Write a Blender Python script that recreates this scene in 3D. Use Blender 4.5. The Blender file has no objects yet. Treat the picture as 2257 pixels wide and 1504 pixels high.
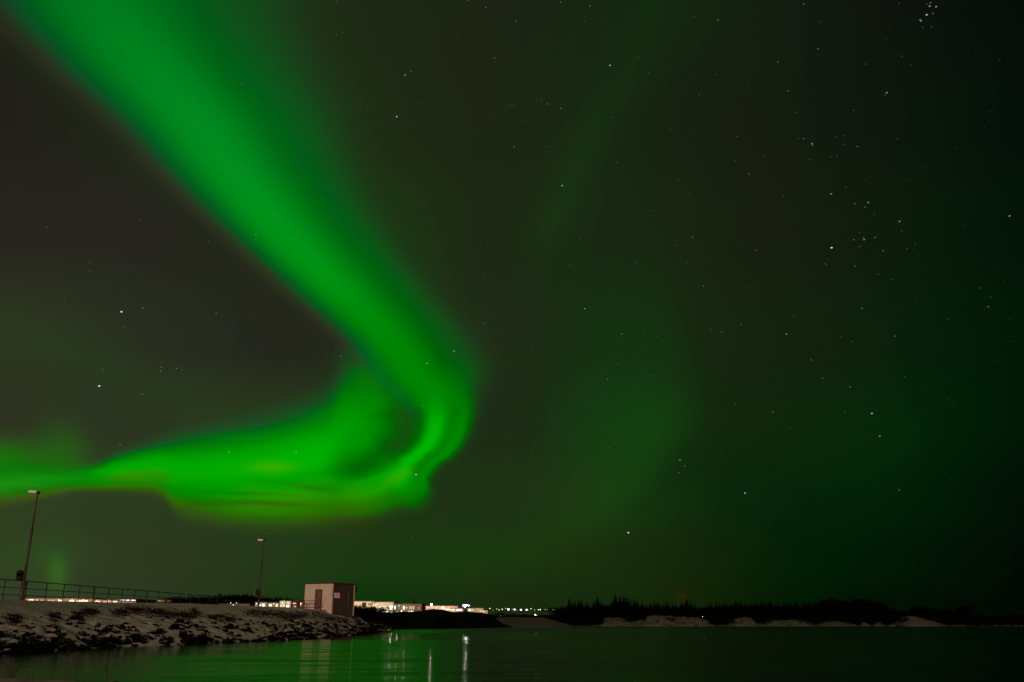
import bpy, bmesh, math, random
from math import radians as R, sin, cos, pi
from mathutils import Vector, Matrix, noise as mnoise

scene = bpy.context.scene
COL = scene.collection
rnd = random.Random(7)

# ------------------------------------------------------------------ camera
H = 1.35                       # eye height above the water
F = 1960.0                     # focal length in pixels of the 2257 px wide photograph
HOR = 1368.0                   # row of the horizon
PITCH = math.atan((HOR - 752) / F)
cam_d = bpy.data.cameras.new('camera')
cam_d.sensor_width = 36.0
cam_d.lens = F / 2257 * 36
cam_d.clip_start = 0.1
cam_d.clip_end = 20000
cam = bpy.data.objects.new('camera', cam_d)
cam.location = (0, 0, H)
cam.rotation_euler = (pi / 2 + PITCH, 0, 0)
COL.objects.link(cam)
scene.camera = cam
scene.view_settings.view_transform = 'Standard'
scene.view_settings.look = 'None'
scene.view_settings.exposure = 0
scene.view_settings.gamma = 1
scene.cycles.use_denoising = True
scene.cycles.max_bounces = 5
scene.cycles.diffuse_bounces = 2
scene.cycles.glossy_bounces = 3
scene.cycles.sample_clamp_indirect = 20.0

CP, SP = cos(PITCH), sin(PITCH)
def at(px, py, Y):
    """point at ground distance Y seen in the direction of photograph pixel (px, py)"""
    u = (px - 1128.5) / F
    v = (752 - py) / F
    d = Vector((u, CP - v * SP, SP + v * CP))
    d *= Y / d.y
    return Vector((d.x, Y, H + d.z))
def gx(px, Y, z=1.5):
    """x of the point of height z at distance Y in column px"""
    return (px - 1128.5) / F * (Y * CP + (z - H) * SP)
def zof(py, Y):
    v = (752 - py) / F
    return H + Y * (SP + v * CP) / (CP - v * SP)
def lin(c):
    return tuple(((x / 255) / 12.92 if x / 255 <= 0.04045 else ((x / 255 + 0.055) / 1.055) ** 2.4) for x in c[:3])
def interp(tab, x):
    if x <= tab[0][0]: return tab[0][1]
    for (a, b), (c, d) in zip(tab, tab[1:]):
        if x <= c: return b + (d - b) * (x - a) / (c - a)
    return tab[-1][1]

# ------------------------------------------------------------------ node helper
class N:
    """small expression builder: N(tree) makes math nodes, E wraps a socket"""
    def __init__(s, tree): s.t = tree
    def new(s, typ, **kw):
        n = s.t.nodes.new(typ)
        for k, v in kw.items(): setattr(n, k, v)
        return n
    def put(s, sock, v):
        if isinstance(v, E): s.t.links.new(v.s, sock)
        else: sock.default_value = v
    def m(s, op, a, b=0.0, c=None, clamp=False):
        n = s.new('ShaderNodeMath', operation=op); n.use_clamp = clamp
        s.put(n.inputs[0], a); s.put(n.inputs[1], b)
        if c is not None: s.put(n.inputs[2], c)
        return E(s, n.outputs[0])
    def curve(s, x, pts):
        """float curve: pts in real coordinates, piecewise smooth"""
        x0, x1 = pts[0][0], pts[-1][0]
        y0 = min(p[1] for p in pts); y1 = max(p[1] for p in pts)
        if y1 - y0 < 1e-6: y1 = y0 + 1
        mr = s.new('ShaderNodeMapRange'); mr.clamp = True
        s.put(mr.inputs[0], x); mr.inputs[1].default_value = x0; mr.inputs[2].default_value = x1
        fc = s.new('ShaderNodeFloatCurve')
        cv = fc.mapping.curves[0]
        fc.mapping.use_clip = False
        P = [((a - x0) / (x1 - x0), (b - y0) / (y1 - y0)) for a, b in pts]
        cv.points[0].location = P[0]; cv.points[1].location = P[-1]
        for p in P[1:-1]: cv.points.new(*p)
        for p in cv.points: p.handle_type = 'AUTO_CLAMPED'
        fc.mapping.update()
        s.t.links.new(mr.outputs[0], fc.inputs['Value'])
        return s.m('MULTIPLY_ADD', E(s, fc.outputs[0]), y1 - y0, y0)
    def smooth(s, x, a, b, lo=0.0, hi=1.0):
        mr = s.new('ShaderNodeMapRange', interpolation_type='SMOOTHSTEP'); mr.clamp = True
        if a > b: a, b, lo, hi = b, a, hi, lo
        s.put(mr.inputs[0], x); mr.inputs[1].default_value = a; mr.inputs[2].default_value = b
        mr.inputs[3].default_value = lo; mr.inputs[4].default_value = hi
        return E(s, mr.outputs[0])
    def gauss(s, x, x0, w):
        d = (x - x0) * (1.0 / w)
        return s.m('EXPONENT', d * d * -1.0)
    def gauss2(s, x, y, x0, y0, w, h, ang=0.0):
        ca, sa = cos(ang), sin(ang)
        dx, dy = x - x0, y - y0
        a = (dx * ca + dy * sa) * (1 / w); b = (dy * ca - dx * sa) * (1 / h)
        return s.m('EXPONENT', (a * a + b * b) * -1.0)
class E:
    def __init__(s, n, sock): s.n, s.s = n, sock
    def __add__(s, o): return s.n.m('ADD', s, o)
    __radd__ = __add__
    def __mul__(s, o): return s.n.m('MULTIPLY', s, o)
    __rmul__ = __mul__
    def __sub__(s, o): return s.n.m('SUBTRACT', s, o)
    def __rsub__(s, o): return s.n.m('SUBTRACT', o, s)
    def __truediv__(s, o): return s.n.m('DIVIDE', s, o)

# ------------------------------------------------------------------ world: night sky, aurora, stars
world = bpy.data.worlds.new('World')
scene.world = world
world.use_nodes = True
wt = world.node_tree
wt.nodes.clear()
n = N(wt)
tc = n.new('ShaderNodeTexCoord')
DIR = tc.outputs['Generated']
def dot(v):
    d = n.new('ShaderNodeVectorMath', operation='DOT_PRODUCT')
    wt.links.new(DIR, d.inputs[0]); d.inputs[1].default_value = v
    return E(n, d.outputs['Value'])
# a fixed chart of the northern part of the sky: plane touching the sky sphere 17.4 degrees above the horizon
fw = dot((0, CP, SP)); rt = dot((1, 0, 0)); up = dot((0, -SP, CP))
fwc = n.m('MAXIMUM', fw, 0.25)
X = n.m('MULTIPLY_ADD', rt / fwc, F / 1000, 1.1285)
Y = n.m('MULTIPLY_ADD', up / fwc, -F / 1000, 0.752)
front = n.smooth(fw, 0.3, 0.6)

xyz = n.new('ShaderNodeCombineXYZ'); n.put(xyz.inputs[0], X); n.put(xyz.inputs[1], Y)
def noise_at(sx, sy, detail=2.0, off=0.0):
    mp = n.new('ShaderNodeMapping'); mp.inputs['Scale'].default_value = (sx, sy, 1); mp.inputs['Location'].default_value = (off, off, 0)
    wt.links.new(xyz.outputs[0], mp.inputs[0])
    t = n.new('ShaderNodeTexNoise'); t.inputs['Scale'].default_value = 1.0; t.inputs['Detail'].default_value = detail
    wt.links.new(mp.outputs[0], t.inputs['Vector'])
    return E(n, t.outputs[0])

# -- background glow: rows of the chart
rows = [
    (0.00, [(0, (31, 28, 21)), (500, (30, 44, 22)), (740, (33, 38, 22)), (1128, (28, 36, 21)), (1300, (23, 38, 19)), (1450, (18, 42, 16)), (1690, (22, 29, 17)), (1970, (14, 20, 13)), (2257, (4, 11, 7))]),
    (0.25, [(0, (33, 30, 25)), (500, (33, 44, 24)), (740, (31, 44, 22)), (900, (32, 38, 21)), (1128, (30, 37, 20)), (1300, (22, 42, 19)), (1450, (22, 36, 17)), (1690, (23, 28, 17)), (1970, (13, 24, 13)), (2257, (3, 15, 7))]),
    (0.50, [(0, (40, 38, 30)), (280, (39, 37, 31)), (560, (36, 38, 25)), (900, (28, 50, 20)), (1050, (32, 38, 21)), (1250, (24, 44, 20)), (1500, (24, 38, 18)), (1690, (25, 30, 16)), (1970, (12, 30, 12)), (2257, (2, 20, 7))]),
    (0.75, [(0, (46, 56, 33)), (200, (44, 52, 33)), (560, (37, 37, 31)), (850, (36, 44, 26)), (1090, (35, 38, 25)), (1250, (24, 48, 20)), (1400, (20, 49, 18)), (1650, (25, 34, 17)), (1970, (8, 35, 12)), (2257, (2, 24, 6))]),
    (0.92, [(0, (49, 54, 35)), (280, (46, 52, 34)), (560, (44, 58, 31)), (850, (30, 50, 22)), (1090, (34, 42, 24)), (1250, (22, 50, 20)), (1400, (18, 54, 15)), (1600, (22, 38, 15)), (1970, (3, 40, 9)), (2257, (2, 22, 6))]),
    (1.10, [(0, (52, 66, 34)), (280, (50, 64, 34)), (560, (40, 60, 30)), (850, (32, 56, 20)), (1090, (32, 52, 22)), (1250, (32, 56, 20)), (1400, (24, 52, 16)), (1600, (10, 38, 12)), (1970, (2, 36, 8)), (2257, (2, 12, 5))]),
    (1.24, [(0, (50, 68, 34)), (280, (54, 60, 37)), (560, (40, 60, 28)), (850, (26, 60, 16)), (1128, (30, 56, 16)), (1400, (30, 46, 16)), (1690, (3, 34, 6)), (1970, (2, 27, 6)), (2257, (2, 9, 4))]),
    (1.34, [(0, (60, 68, 46)), (280, (50, 58, 36)), (500, (42, 60, 28)), (700, (20, 60, 14)), (850, (6, 54, 3)), (1000, (32, 50, 22)), (1128, (30, 44, 16)), (1350, (18, 48, 14)), (1480, (26, 40, 8)), (1690, (2, 31, 2)), (1900, (2, 20, 3)), (2257, (3, 10, 3))]),
]
prev = None
for i, (yy, stops) in enumerate(rows):
    cr = n.new('ShaderNodeValToRGB'); cr.color_ramp.interpolation = 'EASE' if False else 'LINEAR'
    cr.color_ramp.interpolation = 'B_SPLINE'
    el = cr.color_ramp.elements
    while len(el) > 1: el.remove(el[-1])
    el[0].position = stops[0][0] / 2257; el[0].color = (*lin(stops[0][1]), 1)
    for x_, c_ in stops[1:]:
        e = el.new(min(1, x_ / 2257)); e.color = (*lin(c_), 1)
    n.put(cr.inputs[0], X * (1 / 2.257))
    if prev is None: prev = cr.outputs[0]
    else:
        mx = n.new('ShaderNodeMix', data_type='RGBA')
        n.put(mx.inputs[0], n.smooth(Y, rows[i - 1][0], yy))
        wt.links.new(prev, mx.inputs[6]); wt.links.new(cr.outputs[0], mx.inputs[7])
        prev = mx.outputs[2]
bg = n.new('ShaderNodeSeparateColor'); wt.links.new(prev, bg.inputs[0])
lowdim = n.curve(Y, [(-.2, .97), (.5, .95), (.9, .90), (1.2, .84), (1.4, .84)])
bR, bG, bB = (E(n, bg.outputs[i]) * lowdim for i in range(3))

# -- faint curtains of the right-hand half
w0 = noise_at(1.6, 0.9, 3.0, 3.1)
ray = n.gauss(X - n.curve(Y, [(-.3, 1.52), (0.13, 1.40), (0.30, 1.30), (0.45, 1.235), (0.56, 1.19), (0.9, 1.05)]), 0.0, 0.055)
ray = ray * n.curve(Y, [(-.3, 0.0), (0.05, .4), (0.25, .8), (0.45, 1), (0.58, .25), (0.75, 0)])
edge = n.curve(Y, [(0.4, 1.50), (0.7, 1.52), (0.9, 1.545), (1.0, 1.50), (1.12, 1.40), (1.2, 1.3)])
cur2 = n.smooth(X - edge, 0.035, -0.09) * n.smooth(X, 1.12, 1.46) * n.curve(Y, [(0.5, 0), (0.8, .35), (0.98, 1.0), (1.06, 1.0), (1.12, .7), (1.20, 0)])
bgG = bG + ray * 0.009 + cur2 * 0.022
bgG = bgG + n.gauss2(X, Y, 1.30, 1.16, 0.30, 0.05, -0.25) * 0.007 + n.gauss2(X, Y, 1.93, 0.99, 0.16, 0.12, 0.0) * 0.003
bgG = bgG + n.gauss2(X, Y, 0.127, 1.265, 0.022, 0.04) * 0.055 + n.gauss2(X, Y, 0.10, 1.225, 0.10, 0.05) * 0.014
bgG = bgG + n.gauss2(X, Y, 0.10, 0.75, 0.25, 0.05, 0.38) * 0.006 + n.gauss2(X, Y, 0.35, 0.86, 0.2, 0.06, 0.2) * 0.004
bgG = bgG * (w0 * 0.30 + 0.85)
bgR = bR * (1.15 - w0 * 0.30) + n.gauss2(X, Y, 1.502, 1.314, 0.014, 0.011) * 0.013 + n.gauss2(X, Y, 0.125, 1.27, 0.03, 0.03) * 0.008
bgB = bB

# -- aurora: diagonal ribbon (layer A)
eL = n.curve(Y, [(-.3, -.16), (0.0, 0.018), (0.133, 0.142), (0.266, 0.285), (0.4, 0.408), (0.532, 0.540), (0.64, 0.655), (0.745, 0.770), (0.85, 0.858), (0.92, 0.925)])
wA = n.curve(Y, [(-.3, .85), (0.0, 0.62), (0.133, .53), (0.266, 0.45), (.4, .375), (0.532, 0.318), (0.64, 0.290), (0.745, 0.265), (0.85, 0.225), (0.92, 0.17)])
ejit = (noise_at(5.5, 5.5, 2.0, 9.0) - 0.5) * 0.012
sA = (X - eL + ejit) / wA
pA = n.curve(sA, [(-0.30, 0), (-0.2, 0.012), (-0.10, 0.055), (-0.03, 0.19), (0.05, 0.44), (0.14, 0.72), (0.24, 0.94), (0.33, 1.0), (0.43, 0.91), (0.55, 0.68), (0.68, 0.43), (0.80, 0.31), (0.90, 0.22), (1.0, 0.11), (1.12, 0.04), (1.3, 0.015), (1.7, 0)])
aA = n.curve(Y, [(-.3, 0.12), (0.0, 0.175), (0.15, 0.205), (0.35, 0.24), (0.56, 0.262), (0.70, 0.225), (0.82, 0.205), (0.90, 0.21)])
aA = aA * n.smooth(Y, 0.97, 0.90)
A = pA * aA
AR = n.gauss(sA, -0.10, 0.06) * 0.008 * n.smooth(Y, 0.88, 0.7)
AB = A * n.curve(Y, [(-.2, 0.075), (0.25, 0.062), (0.5, 0.035), (0.7, 0.012), (0.85, 0.0)]) + (n.gauss(sA, 0.0, 0.10) * 0.008 + n.gauss(sA, 0.86, 0.2) * 0.0025) * n.smooth(Y, 0.95, 0.85)

# -- aurora: hook in polar coordinates around (0.78, 0.93) (layer H)
dx, dy = X - 0.78, Y - 0.93
rr = n.m('SQRT', dx * dx + dy * dy)
th = n.m('ARCTAN2', dy, dx) * (180 / pi)
ri = n.curve(th, [(-60, .075), (-40, .09), (-16, .106), (-2, .129), (12, .130), (25, .123), (58, .101), (97, .106), (130, .10), (180, .10)])
ro = n.curve(th, [(-60, .34), (-30, .30), (-17.6, .286), (-3, .270), (8, .256), (19.8, .234), (30, .214), (36, .213), (42.8, .232), (50, .236), (58, .224), (66, .213), (94, .214), (129, .285), (180, .40)])
rho = (rr - ri) / (ro - ri)
pH = n.curve(rho, [(-.5, 0.0), (-.15, 0.03), (0, .13), (.12, .26), (.25, .70), (.38, 1.0), (.47, .86), (.57, .53), (.66, .45), (.78, .50), (.88, .36), (.96, .14), (1.05, .03), (1.25, 0)])
pH2 = n.curve(rho, [(-.5, 0.0), (-.15, 0.05), (0, .13), (.16, .36), (.32, .62), (.5, .72), (.62, .66), (.76, .50), (.9, .25), (1.0, .09), (1.15, .02), (1.35, 0)])
pH3 = n.curve(rho, [(-.5, 0.0), (-.15, 0.1), (0, .25), (.18, .55), (.35, .90), (.5, .86), (.64, .60), (.78, .40), (.9, .28), (.97, .15), (1.05, .05), (1.2, 0)])
k1 = n.smooth(th, -22, 2)
k2 = n.smooth(th, 35, 55)
pHm = pH2 * (1 - k1) + pH * (k1 * (1 - k2)) + pH3 * k2
aH = n.curve(th, [(-50, .27), (-15, .30), (0, .37), (15, .42), (28, .40), (45, .40), (60, .35), (80, .32), (110, .30), (180, .25)])
wH = n.smooth(th, -34, -8) * n.smooth(th, 130, 80)
Hh = pHm * aH * wH
A = A * (1 - wH * n.smooth(X, 0.80, 0.86) * n.smooth(Y, 0.78, 0.86))
# -- aurora: lower lobe in columns (layer L)
tL = n.curve(X, [(-.6, 1.06), (0.0, 1.012), (0.10, 1.024), (0.16, 1.030), (0.266, 1.000), (0.372, 0.973), (0.479, 0.953), (0.585, 0.934), (0.691, 0.900), (0.722, 0.880), (0.745, 0.845), (0.775, 0.810), (0.81, 0.80), (0.85, 0.83), (0.904, 0.89), (0.95, 1.0)])
bL = n.curve(X, [(-.6, 1.18), (0.0, 1.114), (0.106, 1.094), (0.213, 1.080), (0.319, 1.082), (0.352, 1.090), (0.375, 1.112), (0.395, 1.129), (0.46, 1.143), (0.532, 1.151), (0.638, 1.154), (0.798, 1.140), (0.93, 1.115)])
st1 = noise_at(2.2, 34.0, 3.0, 1.0)
sL = (Y - tL + (st1 - 0.5) * 0.012) / (bL - tL)
pL = n.curve(sL, [(-.35, 0), (-.18, .02), (-.04, .10), (.06, .30), (.17, .56), (.30, .88), (.42, 1.0), (.52, .92), (.60, .78), (.70, .70), (.80, .52), (.88, .42), (.95, .22), (1.02, .09), (1.10, .02), (1.25, 0)])
aL = n.curve(X, [(-.6, .12), (0.0, .07), (0.10, .10), (0.18, .20), (0.28, .36), (0.40, .38), (0.55, .40), (0.68, .42), (0.72, .38), (0.76, .31), (0.82, .25), (0.87, .19), (0.92, .08), (0.97, 0)])
inner = n.smooth((rr - ri) / n.curve(th, [(-180, .11), (-60, .11), (15, .11), (60, .055), (180, .05)]), 0.25, -1.0)
gate = wH * (1 - inner)
streak = 0.86 + (st1 - 0.5) * 0.75 * n.smooth(sL, 0.45, 0.7)
dim = n.gauss2(X, Y, .42, 1.118, .085, .026) * 0.42 + n.gauss2(X, Y, .60, 1.110, .11, .006, .05) * 0.40 + n.gauss2(X, Y, .71, 1.078, .10, .007, .12) * 0.35 + n.gauss2(X, Y, .12, 1.043, .10, .007, .08) * 0.4 + n.gauss2(X, Y, .55, 1.088, .08, .004, .03) * 0.3
L = pL * aL * (1 - gate) * (streak + 0.05) * (1 - dim)
LR = n.gauss(sL, 0.93, 0.12) * 0.022 * n.smooth(X, 0.93, 0.75) * n.smooth(X, -.3, .1) + n.smooth(sL, 0.42, 0.62) * n.smooth(sL, 1.0, 0.8) * n.smooth(noise_at(3.0, 16.0, 2.0, 4.0), 0.42, 0.70) * 0.034 * n.smooth(X, 0.80, 0.55)
LR = LR + n.gauss2(X, Y, 0.60, 1.03, 0.045, 0.012) * 0.03 + n.gauss2(X, Y, 0.875, 1.052, 0.03, 0.012, -0.5) * 0.02
LB = n.gauss(sL, 0.0, 0.12) * 0.007 * n.smooth(X, 0.9, 0.7) * n.smooth(X, 0.1, 0.28) + L * 0.0
gl = n.gauss2(X, Y, -0.03, 1.078, 0.17, 0.022, -0.13) * 0.14 + n.gauss2(X, Y, 0.04, 1.040, 0.13, 0.030) * 0.05 + n.gauss2(X, Y, -0.03, 1.005, 0.13, 0.035) * 0.10 + n.gauss2(X, Y, 0.14, 0.990, 0.05, 0.06, -0.4) * 0.045 + n.gauss2(X, Y, 0.805, 0.835, 0.06, 0.03, .7) * 0.030 + n.gauss2(X, Y, 0.87, 0.90, 0.05, 0.03, .9) * 0.02
G = bgG + A + Hh + L + gl
RR = bgR * (1 - n.m('MINIMUM', (A + Hh + L + gl * .6) * 12.0, 1.0, clamp=True)) + gl * 0.05 + AR + LR
BB = bgB * (1 - n.m('MINIMUM', (A + Hh + L + gl) * 10.0, 1.0, clamp=True)) + AB + LB + gl * 0.03

# -- stars: position on the chart, brightness class
STARS = []
def addstars(x0, y0, sc, lst):
    for zx, zy, mg in lst: STARS.append((x0 + zx / sc, y0 + zy / sc, mg))
addstars(1200, 0, 4.258, [(150, 22, 3), (426, 56, 3), (217, 85, 1), (375, 200, 2), (532, 153, 1), (1406, 157, 2), (1630, 187, 3), (140, 415, 1), (1004, 389, 1), (1652, 390, 1), (877, 538, 2), (616, 614, 5), (979, 687, 2), (1614, 700, 2), (2190, 581, 3), (1911, 783, 1), (1450, 890, 2), (24, 976, 3), (153, 1018, 3), (638, 1103, 2), (1180, 1217, 2), (480, 1315, 1), (1807, 1283, 2), (18, 1378, 2), (2062, 1462, 2), (922, 782, 1), (437, 1183, 1)])
addstars(1730, 0, 4.283, [(177, 40, 3), (1077, 30, 2), (1375, 27, 3), (1342, 40, 2), (1366, 58, 4), (1428, 63, 4), (1396, 128, 3), (1338, 140, 5), (1284, 196, 4), (1274, 185, 3), (1301, 257, 2), (1383, 255, 2), (333, 211, 2), (313, 462, 3), (957, 373, 1), (1458, 455, 1), (1106, 531, 2), (763, 605, 2), (1188, 618, 2), (970, 633, 1), (28, 860, 3), (961, 876, 4), (945, 904, 2), (1803, 468, 1), (2028, 567, 1), (650, 1041, 2), (110, 1065, 2), (1880, 1191, 1), (1501, 1281, 1), (126, 1308, 2), (176, 1309, 3), (255, 1356, 4), (260, 1368, 3), (491, 1287, 2), (551, 1283, 2), (558, 1365, 2), (685, 1385, 3), (1058, 1311, 2), (436, 1482, 2), (492, 1475, 2), (1606, 1395, 1), (596, 1076, 1)])
addstars(1200, 350, 4.258, [(22, 57, 1), (236, 39, 2), (166, 252, 5), (681, 35, 2), (920, 170, 1), (1259, 197, 2), (1354, 220, 1), (1359, 331, 2), (1789, 19, 2), (1919, 142, 3), (1754, 130, 1), (2243, 349, 2), (1028, 489, 2), (1391, 736, 3), (1234, 810, 2), (1380, 800, 1), (1984, 857, 3), (336, 751, 2), (861, 968, 2), (1341, 973, 2), (235, 996, 2), (622, 1136, 2), (1492, 1194, 3), (1932, 1193, 2), (1012, 1219, 1), (377, 1407, 4), (2160, 1435, 1), (2155, 768, 1), (980, 1292, 1), (135, 1285, 1)])
addstars(1730, 350, 4.283, [(233, 6, 2), (438, 331, 4), (574, 266, 2), (755, 199, 1), (1176, 201, 1), (1566, 361, 1), (786, 413, 4), (662, 424, 3), (754, 455, 3), (842, 525, 2), (1082, 591, 4), (1104, 681, 2), (2121, 540, 4), (1702, 629, 1), (708, 694, 2), (742, 748, 3), (748, 763, 4), (651, 764, 3), (851, 744, 3), (441, 840, 6), (928, 869, 3), (1231, 806, 2), (1151, 850, 2), (1217, 850, 1), (693, 832, 2), (716, 826, 2), (864, 906, 1), (406, 951, 1), (379, 989, 2), (393, 1001, 2), (662, 1012, 3), (880, 1089, 2), (1009, 1139, 2), (382, 593, 1), (1842, 1221, 2), (1944, 1308, 2), (1921, 1397, 3), (728, 1413, 3), (81, 1480, 2), (1233, 1355, 1), (31, 1209, 1), (1330, 80, 1)])
addstars(1200, 700, 4.258, [(70, 129, 1), (728, 155, 3), (690, 184, 2), (930, 149, 2), (1060, 177, 2), (1564, 117, 2), (1664, 138, 3), (1846, 67, 3), (17, 321, 2), (839, 353, 2), (958, 256, 1), (690, 438, 2), (1067, 430, 2), (1020, 542, 2), (317, 521, 2), (593, 575, 3), (989, 740, 2), (1793, 812, 2), (2143, 888, 3), (550, 942, 1), (460, 1019, 2), (575, 1027, 2), (604, 1221, 2), (1272, 1338, 4), (1316, 1392, 3), (1263, 1456, 3), (1207, 729, 1), (470, 758, 1)])
addstars(1730, 700, 4.283, [(14, 155, 4), (526, 185, 2), (631, 228, 2), (1038, 175, 3), (1542, 12, 2), (2125, 15, 1), (248, 400, 3), (354, 573, 3), (616, 655, 3), (1130, 559, 2), (569, 890, 2), (821, 905, 5), (895, 1120, 4), (46, 1045, 2), (1539, 775, 1), (2008, 404, 1), (482, 531, 1)])
addstars(650, 0, 4.065, [(373, 16, 2), (846, 147, 1), (1321, 63, 1), (1711, 69, 3), (1550, 2, 3), (1980, 190, 3), (399, 226, 1), (375, 309, 2), (423, 297, 2), (1275, 329, 1), (1452, 286, 1), (2153, 293, 1), (1788, 518, 3), (395, 499, 1), (1042, 637, 3), (987, 674, 4), (912, 1045, 5), (1128, 917, 2), (648, 960, 2), (1875, 675, 1), (1878, 805, 1), (1966, 854, 1), (2168, 888, 2), (2209, 898, 2), (1932, 943, 2), (1960, 941, 2), (1760, 1004, 2), (2041, 1086, 2), (1736, 1217, 1), (1965, 1315, 3), (867, 1374, 1), (1320, 1386, 1), (1904, 1248, 1)])
addstars(0, 450, 3.342, [(491, 28, 1), (1038, 116, 2), (347, 168, 2), (1538, 274, 2), (664, 433, 2), (665, 494, 2), (1528, 339, 1), (473, 692, 2), (378, 737, 1), (895, 793, 6), (1051, 765, 3), (1593, 804, 3), (916, 908, 2), (741, 814, 1), (1188, 1202, 3), (1182, 1229, 3), (1301, 1209, 3), (1340, 1218, 2), (759, 1220, 2), (731, 1340, 6), (1048, 1400, 3), (1727, 1193, 1), (1564, 1113, 1), (178, 1500, 1), (1829, 843, 1), (1718, 1447, 1)])
addstars(0, 0, 1, [(564, 517, 3), (533, 184, 2), (467, 235, 1), (371, 125, 1), (467, 161, 1), (355, 370, 2), (245, 343, 1), (150, 458, 1), (888, 557, 2), (751, 785, 3), (941, 801, 4), (1001, 774, 4), (1068, 713, 3), (917, 1046, 5), (653, 996, 3), (504, 996, 3), (265, 980, 3), (1171, 990, 2), (1117, 963, 2), (1147, 1023, 2), (1385, 1174, 6), (1642, 1087, 5), (1982, 1080, 3), (906, 1185, 2), (588, 1175, 2), (1187, 730, 2), (1173, 772, 2), (446, 904, 2), (577, 276, 2), (612, 292, 1), (1074, 542, 2), (1068, 609, 2), (1067, 620, 1), (1132, 323, 2), (1237, 239, 2), (933, 895, 2), (740, 914, 1)])
def final(ch, tint, back): return ch * front + (1 - front) * back
comb = n.new('ShaderNodeCombineColor')
n.put(comb.inputs[0], final(RR, 0.86, 0.012)); n.put(comb.inputs[1], final(G, 1.0, 0.014)); n.put(comb.inputs[2], final(BB, 0.95, 0.009))
bgn = n.new('ShaderNodeBackground'); wt.links.new(comb.outputs[0], bgn.inputs[0]); bgn.inputs[1].default_value = 1.0
wo = n.new('ShaderNodeOutputWorld'); wt.links.new(bgn.outputs[0], wo.inputs[0])
world.cycles.sampling_method = 'MANUAL'
world.cycles.sample_map_resolution = 512

# ------------------------------------------------------------------ the one sun-type lamp: low, warm glow of the lit town behind the camera
sd = bpy.data.lights.new('sun', 'SUN')
sd.energy = 2.0; sd.angle = R(4.0); sd.color = (1.0, 0.63, 0.44)
so = bpy.data.objects.new('sun', sd); COL.objects.link(so)
SUN_DIR = Vector((0.03, -1.0, 0.0)).normalized() * cos(R(9.5)) + Vector((0, 0, sin(R(9.5))))
so.rotation_euler = SUN_DIR.to_track_quat('Z', 'Y').to_euler()
# ------------------------------------------------------------------ mesh and material helpers
MATS = {}
def mat(name, color, rough=0.8, emit=None, strength=0.0, metallic=0.0, var=0.0, vscale=3.0, bump=0.0, bscale=8.0, spec=0.3):
    if name in MATS: return MATS[name]
    m = bpy.data.materials.new(name); m.use_nodes = True
    t = m.node_tree; p = t.nodes['Principled BSDF']
    c = (*lin(color), 1) if max(color) > 1 else (*color, 1)
    p.inputs['Base Color'].default_value = c
    p.inputs['Roughness'].default_value = rough
    p.inputs['Metallic'].default_value = metallic
    p.inputs['Specular IOR Level'].default_value = spec
    if emit is not None:
        p.inputs['Emission Color'].default_value = (*emit, 1); p.inputs['Emission Strength'].default_value = strength
    if var or bump:
        g = t.nodes.new('ShaderNodeTexCoord')
        nz = t.nodes.new('ShaderNodeTexNoise'); nz.inputs['Scale'].default_value = vscale; nz.inputs['Detail'].default_value = 5
        t.links.new(g.outputs['Object'], nz.inputs['Vector'])
        if var:
            cr = t.nodes.new('ShaderNodeValToRGB')
            cr.color_ramp.elements[0].position = 0.3; cr.color_ramp.elements[1].position = 0.7
            cr.color_ramp.elements[0].color = tuple(x * (1 - var) for x in c[:3]) + (1,)
            cr.color_ramp.elements[1].color = tuple(min(1, x * (1 + var * 0.6)) for x in c[:3]) + (1,)
            t.links.new(nz.outputs[0], cr.inputs[0]); t.links.new(cr.outputs[0], p.inputs['Base Color'])
        if bump:
            n2 = t.nodes.new('ShaderNodeTexNoise'); n2.inputs['Scale'].default_value = bscale; n2.inputs['Detail'].default_value = 6
            t.links.new(g.outputs['Object'], n2.inputs['Vector'])
            bp = t.nodes.new('ShaderNodeBump'); bp.inputs['Strength'].default_value = bump
            t.links.new(n2.outputs[0], bp.inputs['Height']); t.links.new(bp.outputs[0], p.inputs['Normal'])
    MATS[name] = m
    return m
def lamp_mat(name, color, strength):
    return mat(name, (0.02, 0.02, 0.02), 0.5, emit=color, strength=strength)

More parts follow.
